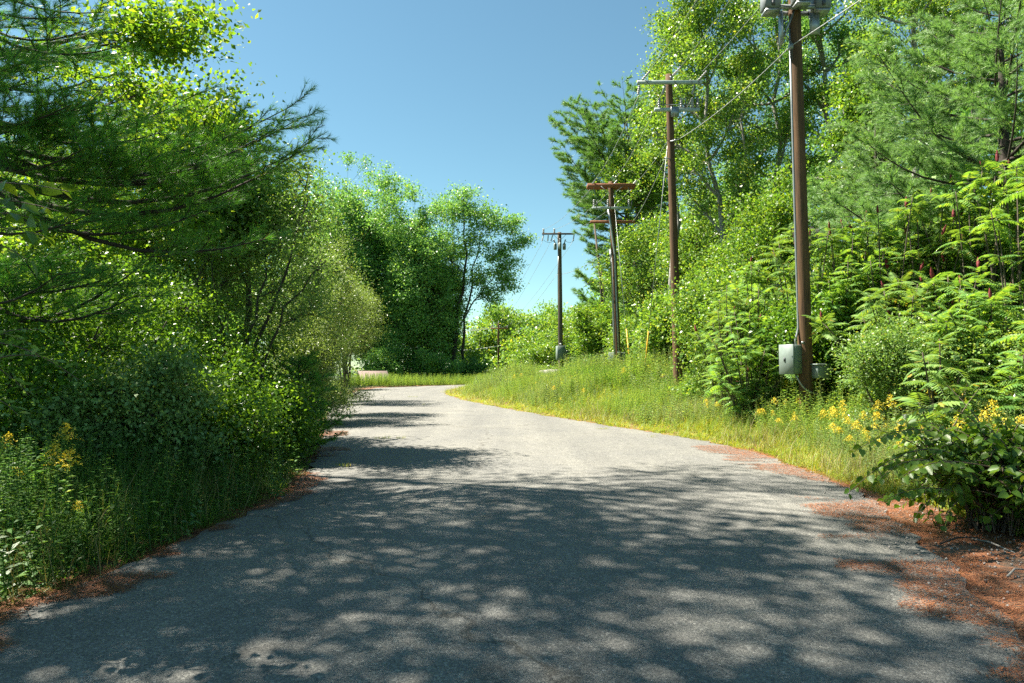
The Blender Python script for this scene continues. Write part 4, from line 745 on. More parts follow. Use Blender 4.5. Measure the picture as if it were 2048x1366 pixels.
# ------------------------------------------------------------------ sumacs on the right slope
def frond_tpl(rng, L=.48, pairs=11, droop=.5):
    """compound leaf along +x from the origin, arching over"""
    s = np.linspace(0, 1, 8); P = np.stack([L * s * (1 - .12 * s), np.zeros(8), L * (.35 * s - droop * s * s)], -1)
    V, Fq = [], []
    for i in range(pairs):
        t = .14 + .82 * i / (pairs - 1); b = np.array([np.interp(t, s, P[:, j]) for j in range(3)]); l = L * .33 * (math.sin(math.pi * min(1, t * .62 + .3)) ** .8)
        for sg in (-1, 1):
            d = norm(np.array([.42, sg, -.38 + rng.uniform(-.12, .12)])); n = norm(np.array([.1, .35 * sg, 1.])); w = norm(np.cross(n, d)); q = len(V); W = l * .31
            V += [b, b + d * l * .4 + w * W * .5, b + d * l + np.array([0, 0, -.1 * l]), b + d * l * .4 - w * W * .5]; Fq.append([q, q + 1, q + 2, q + 3])
    tipd = norm(P[-1] - P[-2]); q = len(V); V += [P[-1], P[-1] + tipd * .05 + np.array([0, .012, 0]), P[-1] + tipd * .1, P[-1] + tipd * .05 - np.array([0, .012, 0])]; Fq.append([q, q + 1, q + 2, q + 3])
    rv, rf = tube(P, np.linspace(.004, .002, 8), 3, False); o = len(V)
    return np.concatenate([np.array(V), rv]), [np.array(Fq), rf[0] + o]
_r = np.random.default_rng(9); FT = [frond_tpl(_r, .58, 10, d) for d in (.45, .62, .8, .3)]
def cone_mesh():
    rng = np.random.default_rng(4); k, n = 9, 9; V = []
    for i in range(k):
        t = i / (k - 1); r = .036 * (math.sin(math.pi * (t * .86 + .1)) ** .8) * (1 - .45 * t)
        for j in range(n): a = j / n * 6.283 + i * .3; rr = r * (1 + .28 * rng.uniform(-1, 1)); V.append((rr * math.cos(a), rr * math.sin(a), t * .22))
    Fq = [[i * n + j, i * n + (j + 1) % n, (i + 1) * n + (j + 1) % n, (i + 1) * n + j] for i in range(k - 1) for j in range(n)]
    return np.array(V), np.array(Fq)
CONE_V, CONE_F = cone_mesh()
def sumac(label, loc, heads, seed, big=1.0, cones=.6, lm='sumac'):
    """heads: relative tops; each carries a rosette of fronds, some a fruit cone"""
    rng = np.random.default_rng(seed); root = empty('sumac_shrub', loc, label, 'sumac', 'sumac shrubs on the right bank'); wood, parts = [], []; rot = {0: [], 1: [], 2: [], 3: []}
    conep = []
    for h in heads:
        h = np.array(h, float); b = np.array([h[0] * .25 + rng.uniform(-.1, .1), h[1] * .25 + rng.uniform(-.1, .1), -.2]); m = np.array([h[0] * .45, h[1] * .45, h[2] * .6])
        P = bez(b, m, h, 8); wood.append((*tube(P, np.linspace(.026, .009, 8), 5), 0)); ax = norm(P[-1] - P[-2])
        n = rng.integers(6, 13); hb = big * rng.uniform(.65, 1.2); ax = norm(ax + rng.normal(size=3) * .18)
        for i in range(n):
            f = i / n; v = rng.integers(0, 4); yaw = i * 2.39996 + rng.uniform(-.3, .3); el = .7 - 1.25 * (1 - f) * rng.uniform(.3, 1.2)
            rot[int(v)].append((h - ax * .28 * (1 - f), yaw, el, hb * rng.uniform(.65, 1.15) * (1 - .35 * f)))
        for q in (.55, .75):     # lower leaves along the stem
            for i in range(3):
                o = P[int(q * 7)]; rot[int(rng.integers(0, 4))].append((o, rng.uniform(0, 6.28), rng.uniform(-.3, .3), big * rng.uniform(.6, .9)))
        if rng.random() < cones: conep.append(h + ax * .02)
    for v, rows in rot.items():
        if not rows: continue
        T = np.array([r[0] for r in rows]); yw = np.array([r[1] for r in rows]); el = np.array([r[2] for r in rows]); S = np.array([r[3] for r in rows])
        R = yawm(np.zeros(len(rows)), -el, np.zeros(len(rows))); Rz = yawm(yw); Rr = Rz @ R
        parts.append((*bake(*FT[v], Rr * S[:, None, None], T), 0))
    make_mesh('stem', wood, BARK, root, True); make_mesh('fronds', parts, LM[lm], root)
    for p in conep:
        R = yawm(np.array([rng.uniform(0, 6)]), rng.uniform(0, .45), rng.uniform(0, 6)); s = rng.uniform(.6, 1.2)
        make_mesh('fruit_cone', [(*bake(CONE_V, CONE_F, R * s, p[None]), 0)], LM['cone_red'], root, True)
SU = [  # label, px, Y, list of (px, py) heads
 ('left end of the sumac thicket, behind the weeds between the second and nearest pole', 1455, 18.5, [(1425, 640), (1440, 600), (1455, 570), (1480, 600), (1430, 680), (1465, 640), (1490, 650)], .3),
 ('bright sumac left of the nearest pole, topped with small red cones', 1510, 18, [(1475, 575), (1495, 545), (1520, 540), (1545, 555), (1560, 590), (1500, 610), (1530, 630), (1480, 640)], .6),
 ('low pale sumac whose fronds hang beside the big grey box', 1500, 16.6, [(1430, 690), (1460, 650), (1500, 625), (1540, 650), (1490, 690), (1530, 700), (1555, 680)], 0),
 ('tall sumac straight behind the nearest pole', 1610, 17.5, [(1560, 480), (1590, 455), (1625, 470), (1650, 500), (1580, 530), (1640, 545), (1670, 530)], .5),
 ('sumac just right of the nearest pole, dark cones on top', 1690, 16.5, [(1665, 470), (1690, 450), (1720, 480), (1745, 450), (1700, 520), (1660, 560), (1730, 540)], .7),
 ('sumac under the small pine with upright red cones', 1770, 15.6, [(1735, 435), (1762, 425), (1790, 440), (1815, 470), (1770, 500), (1745, 520), (1800, 520), (1830, 500)], .9),
 ('sumac before the foot of the big pine, cones along its top', 1850, 15.0, [(1815, 425), (1840, 405), (1870, 385), (1895, 400), (1860, 450), (1890, 470), (1840, 480), (1910, 450)], .9),
 ('tallest sumac, reaching high against the big right pine', 1950, 14.2, [(1920, 380), (1945, 350), (1975, 330), (2005, 320), (1960, 400), (1990, 390), (1930, 430), (2020, 370)], .8),
 ('sumac cut by the right frame edge, its cones near the tallest', 2040, 13.2, [(2020, 330), (2045, 320), (2070, 350), (2000, 430), (2040, 420), (2090, 380), (2060, 470)], .8),
 ('sumac in the middle of the thicket, right of the silvery bush', 1800, 14.2, [(1740, 590), (1770, 575), (1800, 560), (1830, 590), (1860, 575), (1780, 630), (1820, 640), (1725, 630)], .8),
 ('sumac with red cones below the tall one', 1900, 13.2, [(1870, 560), (1900, 550), (1925, 570), (1880, 600), (1940, 590), (1910, 640), (1860, 630), (1950, 630)], .9),
 ('sumac at the shaded right side of the thicket, below the tallest', 1985, 12.4, [(1960, 620), (1985, 600), (1945, 660), (1975, 670), (2010, 640)], .5),
 ('young sumac with a wide star of yellow-green fronds, low in front of the thicket', 1880, 10.6, [(1880, 678), (1845, 705), (1925, 720)], 0),
 ('sumac fronds entering at the right edge above the goldenrod', 2060, 10.2, [(2055, 640), (2085, 650), (2050, 700), (2035, 730)], .3),
 ('sumac standing behind the silvery bush, dark cones among the leaves', 1690, 16.4, [(1665, 590), (1680, 575), (1700, 600), (1680, 640), (1715, 640), (1735, 580)], .6)]
for i, (lab, px, Y, hd, cn) in enumerate(SU):
    lo = at(px, Y); rng = np.random.default_rng(200 + i)
    heads = [crel(lo, a, b, Y + rng.uniform(-.8, .8)) for a, b in hd]; extra = [h + rng.normal(size=3) * np.array([.35, .45, .2]) - np.array([0, 0, .25]) for h in heads] + [np.array([h[0] + rng.normal() * .3, h[1] - rng.uniform(0, .5), max(.35, h[2] * rng.uniform(.3, .65))]) for h in heads]
    sumac(lab, lo, heads + extra, 300 + i, 1.0 if Y > 11.5 else 1.15, cn * .48, 'sumac' if i % 3 else 'sumacpale')

# ------------------------------------------------------------------ weeds, grass, goldenrod
def stalk_tpl(seed, n=20, L=.10, W=.016, H=1.0, up=.5):
    rng = np.random.default_rng(seed); V, Fq = [], []
    for i in range(n):
        t = .12 + .86 * i / n; a = i * 2.4; l = L * (1.15 - .75 * t) * rng.uniform(.8, 1.2); d = norm(np.array([math.cos(a), math.sin(a), up * rng.uniform(.3, 1.3)])); w = np.array([-math.sin(a), math.cos(a), 0]); b = np.array([.03 * math.sin(3 * t), .03 * math.cos(2 * t), t * H]); q = len(V)
        V += [b, b + d * l * .45 + w * W * .5, b + d * l + np.array([0, 0, -.25 * l]), b + d * l * .45 - w * W * .5]; Fq.append([q, q + 1, q + 2, q + 3])
    tt = np.linspace(0, 1, 5); rv, rf = tube(np.stack([.03 * np.sin(3 * tt), .03 * np.cos(2 * tt), tt * H], -1), np.linspace(.004, .002, 5), 3, False)
    o = len(V); return np.concatenate([np.array(V), rv]), [np.array(Fq), rf[0] + o]
def grass_tpl(seed, n=9, H=1.0, W=.012, spread=.12):
    rng = np.random.default_rng(seed); V, Q, T = [], [], []
    for i in range(n):
        a = rng.uniform(0, 6.283); b = np.array([rng.normal() * spread * .4, rng.normal() * spread * .4, 0]); h = H * rng.uniform(.55, 1.1); lean = rng.uniform(.05, .45) * h
        d = np.array([math.cos(a), math.sin(a), 0]); w = np.array([-math.sin(a), math.cos(a), 0]) * W * .5; o = len(V)
        p1, p2 = b + d * lean * .3 + np.array([0, 0, h * .5]), b + d * lean * (1 + .3) + np.array([0, 0, h * (1 - .25 * lean / h)])
        V += [b - w, b + w, p1 + w * .85, p1 - w * .85, p2]; Q.append([o, o + 1, o + 2, o + 3]); T.append([o + 3, o + 2, o + 4])
    return np.array(V), [np.array(Q), np.array(T)]
ST = [stalk_tpl(k, n, l, w) for k, n, l, w in ((1, 26, .10, .018), (2, 34, .085, .014), (3, 20, .13, .03), (4, 40, .07, .010))]
GT = [grass_tpl(k, 10) for k in range(4)]
def scatter(N, x0, x1, y0, y1, seed, dens):
    rng = np.random.default_rng(seed); y = y0 * (y1 / y0) ** rng.uniform(0, 1, N); x = rng.uniform(x0, x1, N) if not callable(x0) else x0(y) + (x1(y) - x0(y)) * rng.uniform(0, 1, N)
    d = road_d(x, y); k = rng.uniform(0, 1, N) < dens(x, y, d); return x[k], y[k], d[k], rng
def field(tpls, x, y, d, rng, h, tilt=.15, wid=1.0):
    parts = []; z = gz(x, y, d); idx = rng.integers(0, len(tpls), len(x))
    for v in range(len(tpls)):
        k = idx == v
        if not k.any(): continue
        R = yawm(rng.uniform(0, 6.283, k.sum()), np.abs(rng.normal(size=k.sum())) * tilt, rng.uniform(0, 6.283, k.sum()))
        s = h[k]; ww = np.maximum(s, .35) ** .6 * (wid[k] if isinstance(wid, np.ndarray) else wid); D = np.zeros((k.sum(), 3, 3)); D[:, 0, 0] = ww; D[:, 1, 1] = ww; D[:, 2, 2] = s
        parts.append((*bake(tpls[v][0], tpls[v][1], R @ D, np.stack([x[k], y[k], z[k] - .02], -1)), 0))
    return parts
xr = lambda y: np.interp(y, ER[:, 1][:700], ER[:, 0][:700]); xl = lambda y: np.interp(y, EL[:, 1][:700], EL[:, 0][:700])
near_r = lambda y: 1 - smooth(7, 9.5, y)          # bare needle-strewn shoulder in the foreground right
def dr(x, y, d): return np.where(d > .03 + .75 * near_r(y) + .12 * np.abs(vnoise(x, y, 3, 31)), 1., 0.)
x, y, d, rng = scatter(20000, lambda q: xr(q) - .3, lambda q: xr(q) + 3.2 + q * .10, 6.5, 62, 41, lambda x, y, d: dr(x, y, d) * (.55 + .45 * (vnoise(x, y, 1.5, 32) > -.3)))
h = np.clip((.12 + .20 * smooth(.1, 1.6, d) + .10 * smooth(1, 4, d)) * rng.uniform(.6, 1.35, len(x)), .08, .8)
gp = field(GT, x, y, d, rng, h, .2, 1 + y / 30)
x, y, d, rng = scatter(30000, lambda q: xr(q) + .2, lambda q: xr(q) + 5.5 + q * .12, 7.5, 60, 42, lambda x, y, d: dr(x, y, d) * smooth(.35, 1.5, d + .3 * vnoise(x, y, 2, 33)) )
h = np.clip((.31 + .30 * smooth(.4, 2.6, d) + .12 * vnoise(x, y, .9, 35) + .4 * smooth(3.2, 5.5, d) * (vnoise(x, y, .6, 34) > .1)) * rng.uniform(.5, 1.45, len(x)), .16, 1.4)
tone = vnoise(x, y, .8, 39) + .5 * rng.normal(size=len(x)) > .25
h = np.where(tone, h * 1.12, h * .92) * np.clip(1 + .32 * vnoise(x, y, .75, 62) + .25 * (rng.uniform(0, 1, len(x)) > .93), .5, 1.7)
wp = field(ST, x[~tone], y[~tone], d[~tone], rng, h[~tone], .16, 1 + y[~tone] / 45)
wq = field(ST, x[tone], y[tone], d[tone], rng, h[tone], .2, 1 + y[tone] / 40)
tag(make_mesh('weeds', wq, LM['paleweed']), 'pale grey-green weeds mixed through the right bank', None, None, 'stuff')
tag(make_mesh('grass', gp, LM['grass']), 'yellow-green grass along the right road edge', None, None, 'stuff')
tag(make_mesh('weeds', wp, LM['weed']), 'tall leafy weeds covering the right bank', None, None, 'stuff')
# left verge
dl = lambda x, y, d: np.where(d > .02 + .10 * np.abs(vnoise(x, y, 3, 36)), 1., 0.) * (1 - right_side(x, y))
x, y, d, rng = scatter(13000, lambda q: xl(q) - 3.4, lambda q: xl(q) + .2, 2.6, 40, 43, lambda x, y, d: dl(x, y, d) * (.9 - .5 * smooth(1.2, 3, d)))
h = np.clip((.10 + .24 * smooth(.05, .9, d) + .12 * vnoise(x, y, 1.6, 37)) * rng.uniform(.4, 1.5, len(x)), .06, .95)
gp = field(GT, x, y, d, rng, h, .25, 1 + y / 40)
x, y, d, rng = scatter(15000, lambda q: xl(q) - 4, lambda q: xl(q) + .1, 3.0, 38, 44, lambda x, y, d: dl(x, y, d) * smooth(.1, .7, d))
h = np.clip((.3 + .5 * smooth(.2, 1.5, d) + .12 * vnoise(x, y, 1.1, 38)) * rng.uniform(.5, 1.4, len(x)), .15, 1.25)
wp = field(ST, x, y, d, rng, h, .18, 1 + y / 60)
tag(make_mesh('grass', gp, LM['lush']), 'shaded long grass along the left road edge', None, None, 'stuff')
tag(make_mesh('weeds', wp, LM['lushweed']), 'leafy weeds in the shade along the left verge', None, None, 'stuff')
BT = [stalk_tpl(80, 13, .12, .04, .6, .7), stalk_tpl(81, 18, .10, .028, .8, .6)]
x, y, d, rng = scatter(1500, lambda q: xl(q) - 3, lambda q: xl(q) + .05, 3.0, 24, 58, lambda x, y, d: dl(x, y, d) * (vnoise(x, y, 1.3, 59) > -.1))
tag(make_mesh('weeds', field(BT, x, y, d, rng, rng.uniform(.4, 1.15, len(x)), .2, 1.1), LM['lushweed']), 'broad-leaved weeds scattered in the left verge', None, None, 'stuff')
x, y, d, rng = scatter(1700, lambda q: xr(q) + .6, lambda q: xr(q) + 5, 8, 40, 60, lambda x, y, d: dr(x, y, d) * (vnoise(x, y, 1.1, 61) > .1))
tag(make_mesh('weeds', field(BT, x, y, d, rng, rng.uniform(.4, 1.2, len(x)), .2, 1.1), LM['weed']), 'broad-leaved weeds scattered on the right bank', None, None, 'stuff')
DG = [grass_tpl(k + 20, 5, 1.0, .005, .2) for k in range(3)]
x, y, d, rng = scatter(520, lambda q: xl(q) - 2.2, lambda q: xl(q) + .1, 3.2, 26, 51, lambda x, y, d: dl(x, y, d) * (vnoise(x, y, 1.4, 52) > .1))
wp = field(DG, x, y, d, rng, np.clip(.75 * rng.uniform(.5, 1.3, len(x)), .3, 1.0), .28, 1 + y / 40)
tag(make_mesh('dry_grass', wp, LM['dry']), 'thin straw-coloured grass stalks in the left verge', None, None, 'stuff')
x, y, d, rng = scatter(5200, lambda q: xr(q), lambda q: xr(q) + 3 + q * .08, 7.5, 60, 53, lambda x, y, d: dr(x, y, d) * (vnoise(x, y, 1.1, 54) > .2))
wp = field(DG, x, y, d, rng, np.clip(.6 * rng.uniform(.5, 1.3, len(x)), .25, .8), .25, 1 + y / 30)
tag(make_mesh('dry_grass', wp, LM['dry']), 'thin straw-coloured grass stalks along the right verge', None, None, 'stuff')
# weeds beyond the bend and rough cover on the slopes
x, y, d, rng = scatter(9000, -16, 0, 60, 92, 45, lambda x, y, d: (d > .1) * (d < 6) * (1 - right_side(x, y) * (y < 72)))
wp = field(ST, x, y, d, rng, rng.uniform(.5, 1.3, len(x)), .15, 2.2)
tag(make_mesh('weeds', wp, LM['weed']), 'sunny weeds on the outer side of the bend', None, None, 'stuff')
x, y, d, rng = scatter(16000, 3, 26, 9, 66, 46, lambda x, y, d: (d > 3.4) * right_side(x, y) * 1.)
wp = field(ST, x, y, d, rng, rng.uniform(.4, 1.1, len(x)), .2, 1.6 + y / 60)
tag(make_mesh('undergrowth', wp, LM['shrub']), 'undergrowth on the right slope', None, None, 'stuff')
x, y, d, rng = scatter(12000, -26, -5, 4, 62, 47, lambda x, y, d: (d > 2.6) * (1 - right_side(x, y)))
wp = field(ST, x, y, d, rng, rng.uniform(.3, .9, len(x)), .2, 1.6 + y / 60)
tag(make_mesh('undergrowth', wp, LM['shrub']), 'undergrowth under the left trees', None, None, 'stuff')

x, y, d, rng = scatter(5200, lambda q: xr(q) + .9, lambda q: xr(q) + 4.6, 7.2, 13.5, 55, lambda x, y, d: smooth(.9, 1.9, d + .4 * vnoise(x, y, 1.6, 56)))
tone = rng.uniform(0, 1, len(x)) < .4; hh = np.clip((.42 + .2 * smooth(1.2, 3, d) + .12 * vnoise(x, y, 1.3, 57)) * rng.uniform(.6, 1.35, len(x)), .25, 1.0)
tag(make_mesh('weeds', field(ST, x[tone], y[tone], d[tone], rng, hh[tone], .22, 1.35), LM['paleweed']), 'pale leafy weeds among the goldenrod near the right bush', None, None, 'stuff')
tag(make_mesh('weeds', field(ST, x[~tone], y[~tone], d[~tone], rng, hh[~tone], .2, 1.25), LM['weed']), 'green leafy weeds among the goldenrod near the right bush', None, None, 'stuff')
# goldenrod plants: stem with leaves and arching yellow plume
def goldenrod_proto(seed, H):
    rng = np.random.default_rng(seed); root = empty('goldenrod', (0, 0, -50), 'x', 'goldenrod')
    v, f = stalk_tpl(seed + 60, 24, .11, .018, H * .88); make_mesh('leafy_stem', [(v, f, 0)], LM['weed'], root)
    V, Fa = [], []
    for i in range(13):
        t = i / 13; z = H * (.80 + .2 * t); a = i * 2.4; l = .10 * (1.1 - t) + .02; d = np.array([math.cos(a), math.sin(a), 0])
        for j in range(15):
            s = (j + 1) / 15; p = np.array([.03 * math.sin(3), .03 * math.cos(2), z]) + d * l * s + np.array([0, 0, l * (.75 * s - .75 * s * s) + rng.uniform(0, .02)]) + rng.normal(size=3) * .006
            n = norm(rng.normal(size=3) + np.array([0, 0, .8])); u = norm(np.cross(n, rng.normal(size=3))); w = np.cross(n, u); r = .0075 * rng.uniform(.7, 1.3); q = len(V)
            V += [p - u * r, p - w * r, p + u * r, p + w * r]; Fa.append([q, q + 1, q + 2, q + 3])
    make_mesh('flower_plume', [(np.array(V), np.array(Fa), 0)], LM['yellow'], root); return root
GP = [goldenrod_proto(s, h) for s, h in ((1, .72), (2, .84), (3, .95), (4, .62))]; used = [False] * 4
def put_goldenrod(x, y, rz, sc_, label, grp):
    v = int(rngg.integers(0, 4)); z = g1(x, y)
    if not used[v]:
        o = GP[v]; o.location = (x, y, z); o.rotation_euler = (0, 0, rz); o.scale = (sc_,) * 3; o['label'] = label; o['group'] = grp; used[v] = True
    else: dup(GP[v], (x, y, z), rz, sc_, label, grp)
rngg = np.random.default_rng(12)
GZ = [('goldenrod blooming yellow in the weeds below the silvery bush, right of the nearest pole', 'goldenrods right of the nearest pole', (1630, 2048), (8.2, 13), 125),
      ('goldenrod blooming yellow in the bank below the low pale sumac', 'goldenrods between second and nearest pole', (1400, 1600), (12, 19), 26),
      ('goldenrod blooming among the weeds between lone pole and second pole', 'goldenrods by the far poles', (1010, 1380), (24, 44), 30),
      ('goldenrod blooming in the shady weeds of the left verge', 'goldenrods on the left verge', (20, 440), (5.8, 9), 13),
      ('goldenrod at the far end of the left verge under the willows', 'goldenrods under the willows', (640, 690), (18, 30), 8),
      ('goldenrod on the outer side of the bend before the maples', 'goldenrods beyond the bend', (775, 890), (69, 76), 14)]
for lab, grp, (pa, pb), (ya, yb), n in GZ:
    c_ = 0
    for _ in range(2000):
        Y = rngg.uniform(ya, yb); px = rngg.uniform(pa, pb); xx = X(px, Y); dd = float(road_d(xx, Y))
        if dd < (.6 if px < 700 else .9): continue
        put_goldenrod(xx, Y, rngg.uniform(0, 6), rngg.uniform(.6, 1.2) * (1.3 if Y > 60 else 1), lab, grp); c_ += 1
        if c_ >= n: break

# ------------------------------------------------------------------ near leafy bushes reaching into the picture
def leafy_bush(name, label, loc, branches, seed, L, lm, heart=True, step=.05, up=.8):
    """branches: (start, mid, end) relative"""
    rng = np.random.default_rng(seed); root = empty(name, loc, label, 'bush'); wood, PP, DD = [], [], []
    for a, b, c in branches:
        P = bez(np.array(a, float), np.array(b, float), np.array(c, float), 10); wood.append((*tube(P, np.linspace(.009, .002, 10), 4, False), 0))
        l = np.linalg.norm(np.diff(P, axis=0), axis=1).sum(); m = max(4, int(l / step)); t = np.linspace(.22, 1, m); Q = np.stack([np.interp(t * 9, np.arange(10), P[:, j]) for j in range(3)], -1)
        T = norm(np.gradient(Q, axis=0)); sd = norm(np.cross(T, [0, 0, 1.])) * np.where(np.arange(m) % 2, 1, -1)[:, None]
        pet = Q + sd * L * .3 + np.array([0, 0, .0]); PP.append(pet); DD.append(norm(T * .5 + sd * .8 + np.array([0, 0, -.55 if heart else .1]) + rng.normal(size=(m, 3)) * .25))
    V, Fq = leaf_big(np.concatenate(PP), np.concatenate(DD), L, rng, up, heart)
    make_mesh('stems', wood, STEMB, root, True); make_mesh('leaves', [(V, Fq, 0)], LM[lm], root); return root
def bushy(n, base, top_c, top_r, seed, arch=.35):
    rng = np.random.default_rng(seed); out = []
    for i in range(n):
        u = norm(rng.normal(size=3)); u[2] = abs(u[2]) * .9 - .25; e = np.array(top_c) + u * np.array(top_r) * rng.uniform(.5, 1.05); a = np.array([base[0] + rng.normal() * .12, base[1] + rng.normal() * .12, 0]); e[2] = max(e[2], .08)
        out.append((a, np.array([(a[0] * .6 + e[0] * .4), (a[1] * .6 + e[1] * .4), e[2] + arch * rng.uniform(.2, 1)]), e))
        for _ in range(2):
            s = a + (e - a) * rng.uniform(.4, .8); s[2] += arch * .3; k = s + rng.normal(size=3) * .28; k[2] = max(.08, k[2] - .05); out.append((s, (s + k) / 2 + np.array([0, 0, .08]), k))
    return out
l = at(1985, 6.9); c = lambda px, py, Y: crel(l, px, py, Y)
br = bushy(120, (0, 0), (.1, .1, .66), (1.25, .9, .68), 61) + [((.0, 0, .2), c(1900, 770, 6.6), c(1700, 905, 6.4)), ((0, 0, .3), c(1880, 800, 6.4), c(1690, 985, 6.3)), ((0, 0, .2), c(1850, 850, 6.2), c(1750, 960, 6.2)), ((0, 0, .4), c(1980, 760, 6.5), c(1800, 830, 6.8)), ((0, 0, .1), c(1880, 930, 6.2), c(1760, 1000, 6.1)), ((0, 0, .2), c(1930, 870, 6.1), c(1800, 950, 5.9)), ((0, 0, .3), c(1900, 780, 6.9), c(1770, 870, 7.0))]
leafy_bush('leafy_bush', 'heart-leaved bush at the right road edge, thin sprays arching over the shoulder', l, br, 62, .085, 'broad', True, .05)
l = at(-160, 4.6); c = lambda px, py, Y: crel(l, px, py, Y)
br = [((0, 0, 1.5), c(-60, 600, 4.4), c(160, 760, 4.5)), ((0, 0, 1.4), c(-60, 640, 4.6), c(90, 660, 4.7)), ((0, 0, 1.2), c(-40, 660, 4.4), c(120, 725, 4.4)), ((0, 0, 1.3), c(-60, 650, 4.8), c(60, 790, 4.6)), ((0, 0, 1.0), c(-60, 720, 4.6), c(40, 830, 4.5)), ((0, 0, .0), (.05, 0, .8), (.1, 0, 2.0)), ((0, 0, 1.2), c(-60, 600, 4.8), c(60, 690, 5.0))]
leafy_bush('autumn_olive', 'shrub branch with pale oval leaves entering at the left frame edge', l, br, 63, .075, 'olive', False, .035)
l = at(-220, 4.2); c = lambda px, py, Y: crel(l, px, py, Y)
br = [((0, 0, 2.6), c(-80, 330, 4.1), c(130, 380, 4.1)), ((0, 0, 2.5), c(-80, 360, 4.2), c(110, 420, 4.2)), ((0, 0, 2.3), c(-80, 420, 4.2), c(80, 470, 4.2)), ((0, 0, 2.4), c(-60, 440, 4.3), c(50, 520, 4.3)), ((0, 0, 0), (.05, 0, 1.5), (.1, 0, 2.9)), ((0, 0, 2.2), c(-60, 380, 4.4), c(70, 440, 4.5))]
leafy_bush('birch_sapling', 'drooping heart-shaped leaves of a sapling at the upper left frame edge', l, br, 64, .10, 'broad', True, .07)
# mixed low plants round the foreground bush
x, y, d, rng = scatter(700, lambda q: xr(q) + .9, lambda q: xr(q) + 3.2, 5.2, 9.5, 48, lambda x, y, d: (d > .95 + .3 * vnoise(x, y, 2, 50)) * 1.)
wp = field(ST, x, y, d, rng, rng.uniform(.25, .8, len(x)), .22, 1.0)
tag(make_mesh('weeds', wp, LM['broad']), 'dark green weeds round the heart-leaved bush', None, None, 'stuff')

# ------------------------------------------------------------------ pine needle litter, crack grass, twigs, stones
def litter():
    rng = np.random.default_rng(71); n = 330000
    y = 2.6 + 15 * rng.uniform(0, 1, n) ** 1.3; side = rng.uniform(0, 1, n) < .62
    x = np.where(side, xr(y) + rng.uniform(-1.0, 2.0, n), xl(y) + rng.uniform(-.35, .6, n)); d = road_d(x, y)
    f = vnoise(x, y, 2.2, 72) + .7 * vnoise(x * .5, y * 1.6, 6, 73)
    inner = np.where(side, np.where(d < 0, -.45 + 1.5 * -d, -1.1 + .6 * smooth(.5, 2.0, d)), np.where(d < 0, -.25 + 2.2 * -d, -.5))
    k = f > inner + rng.normal(size=n) * .12; k &= ~(side & (y > 14.2)) & ((rng.uniform(0, 1, n) < .75)); x, y, d = x[k], y[k], d[k]
    z = np.where(d < 0, .006 + .03 * np.sin(np.clip(-d / 7, 0, 1) * math.pi) + .004, np.maximum(gz(x, y, d), -.01) + .004) + rng.uniform(0, .012, len(x))
    a = rng.normal(size=len(x)) * .8 + 1.2 * vnoise(x, y, 4, 74); L = rng.uniform(.035, .075, len(x)); w = .0026
    dv = np.stack([np.cos(a), np.sin(a), rng.uniform(-.06, .14, len(x))], -1) * L[:, None]; sv = np.stack([-np.sin(a), np.cos(a), 0 * a], -1) * w; p = np.stack([x, y, z], -1)
    V = np.stack([p - sv, p + sv, p + dv], 1).reshape(-1, 3)
    tag(make_mesh('pine_needle_litter', [(V, np.arange(len(x) * 3).reshape(-1, 3), 0)], LM['needle_dead']), 'rust-brown fallen pine needles along both road edges', None, None, 'stuff')
litter()
def tuft(label, px, py, n, seed, w, h=.09):
    rng = np.random.default_rng(seed); gx, gy = ground_px(px, py); o = []
    for i in range(n):
        v, f = grass_tpl(seed * 50 + i, 14, h * rng.uniform(.6, 1.2), .005, .10); v = v + np.array([rng.uniform(-w, w), rng.normal() * .05, .015]); o.append((v, f, 0))
    ob = make_mesh('grass_tuft', o, LM['grass']); ob.location = (gx, gy, 0.01); tag(ob, label, 'grass tuft')
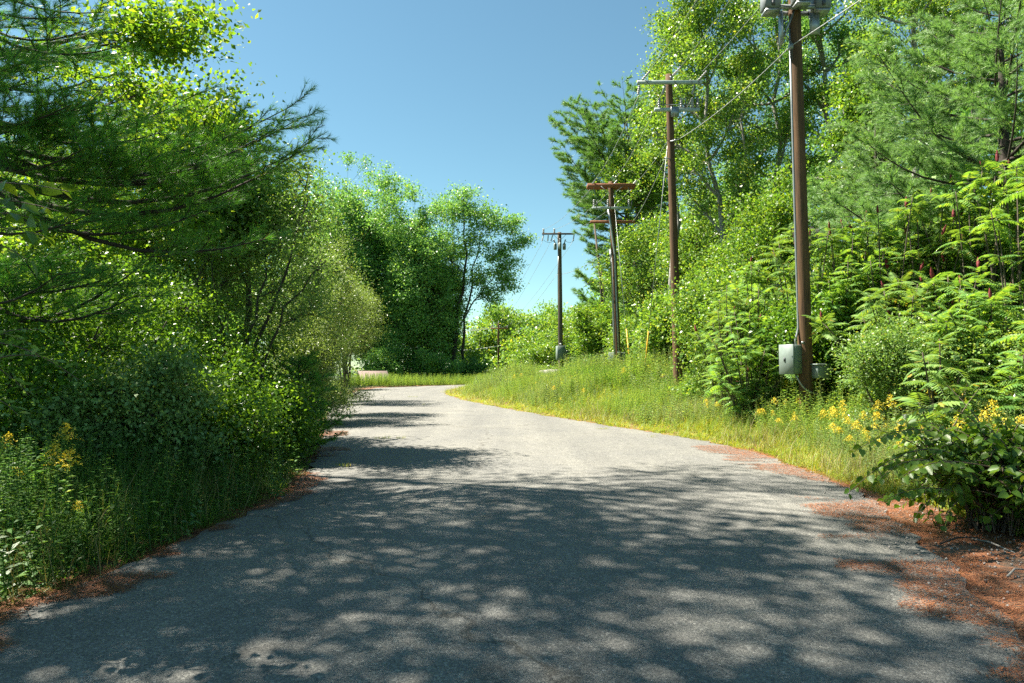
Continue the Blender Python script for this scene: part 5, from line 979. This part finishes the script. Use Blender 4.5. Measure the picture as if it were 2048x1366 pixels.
tuft('yellow-green grass tuft in a pavement crack on the left, beyond the shade', 782, 879, 7, 1, .33, .08); tuft('small grass tuft in a crack near the right edge, two thirds up the road', 1210, 860, 4, 2, .2, .07)
tuft('tiny grass tuft in the middle of the road before the bend', 832, 795, 6, 3, .5, .1); tuft('tiny grass tuft alone on the sunny pavement, right of centre', 1305, 877, 2, 4, .04, .06)
tuft('grass tuft at the left road edge where the needles lie', 690, 935, 4, 5, .12, .06); tuft('tiny tuft left of the far tuft before the bend', 850, 811, 3, 6, .2, .08); tuft('dark small tuft at the crack end by the right grass', 1250, 858, 3, 7, .12, .06)
def pebbles():
    rng = np.random.default_rng(81); n = 1500; y = rng.uniform(3, 12, n); x = xr(y) + rng.normal(size=n) * .5 + .7; d = road_d(x, y); k = d > -.5; x, y, d = x[k], y[k], d[k]
    O = np.array([[1, 0, 0], [-1, 0, 0], [0, 1, 0], [0, -1, 0], [0, 0, 1], [0, 0, -1]], float); Fo = np.array([[0, 2, 4], [2, 1, 4], [1, 3, 4], [3, 0, 4], [2, 0, 5], [1, 2, 5], [3, 1, 5], [0, 3, 5]])
    R = frames(rng.normal(size=(len(x), 3)), rng) * (rng.uniform(.004, .016, len(x)) ** 1.0)[:, None, None]
    tag(make_mesh('gravel', [(*bake(O, Fo, R, np.stack([x, y, np.where(d < 0, .02, gz(x, y, d)) + .006], -1)), 0)], STONE), 'loose pebbles on the right shoulder', None, None, 'stuff')
pebbles()
for lab, pa, pb in (('dark fallen stick under the heart-leaved bush', (1880, 1092), (1960, 1084)), ('pale fallen stick under the heart-leaved bush', (1945, 1082), (2030, 1115)), ('small pale stick on the needles at the right frame edge', (2015, 1158), (2060, 1150))):
    A, B_ = ground_px(*pa), ground_px(*pb); zz = lambda q: max(g1(*q), 0) + .02; A = np.array([*A, zz(A)]); B_ = np.array([*B_, zz(B_) + .02]); M_ = (A + B_) / 2 + np.array([.0, .04, .02])
    tag(make_mesh('fallen_stick', [(*tube([A, M_, B_], [.009, .008, .004], 6), 0)], BARKD if 'dark' in lab else BARKG, None, True), lab, 'stick')
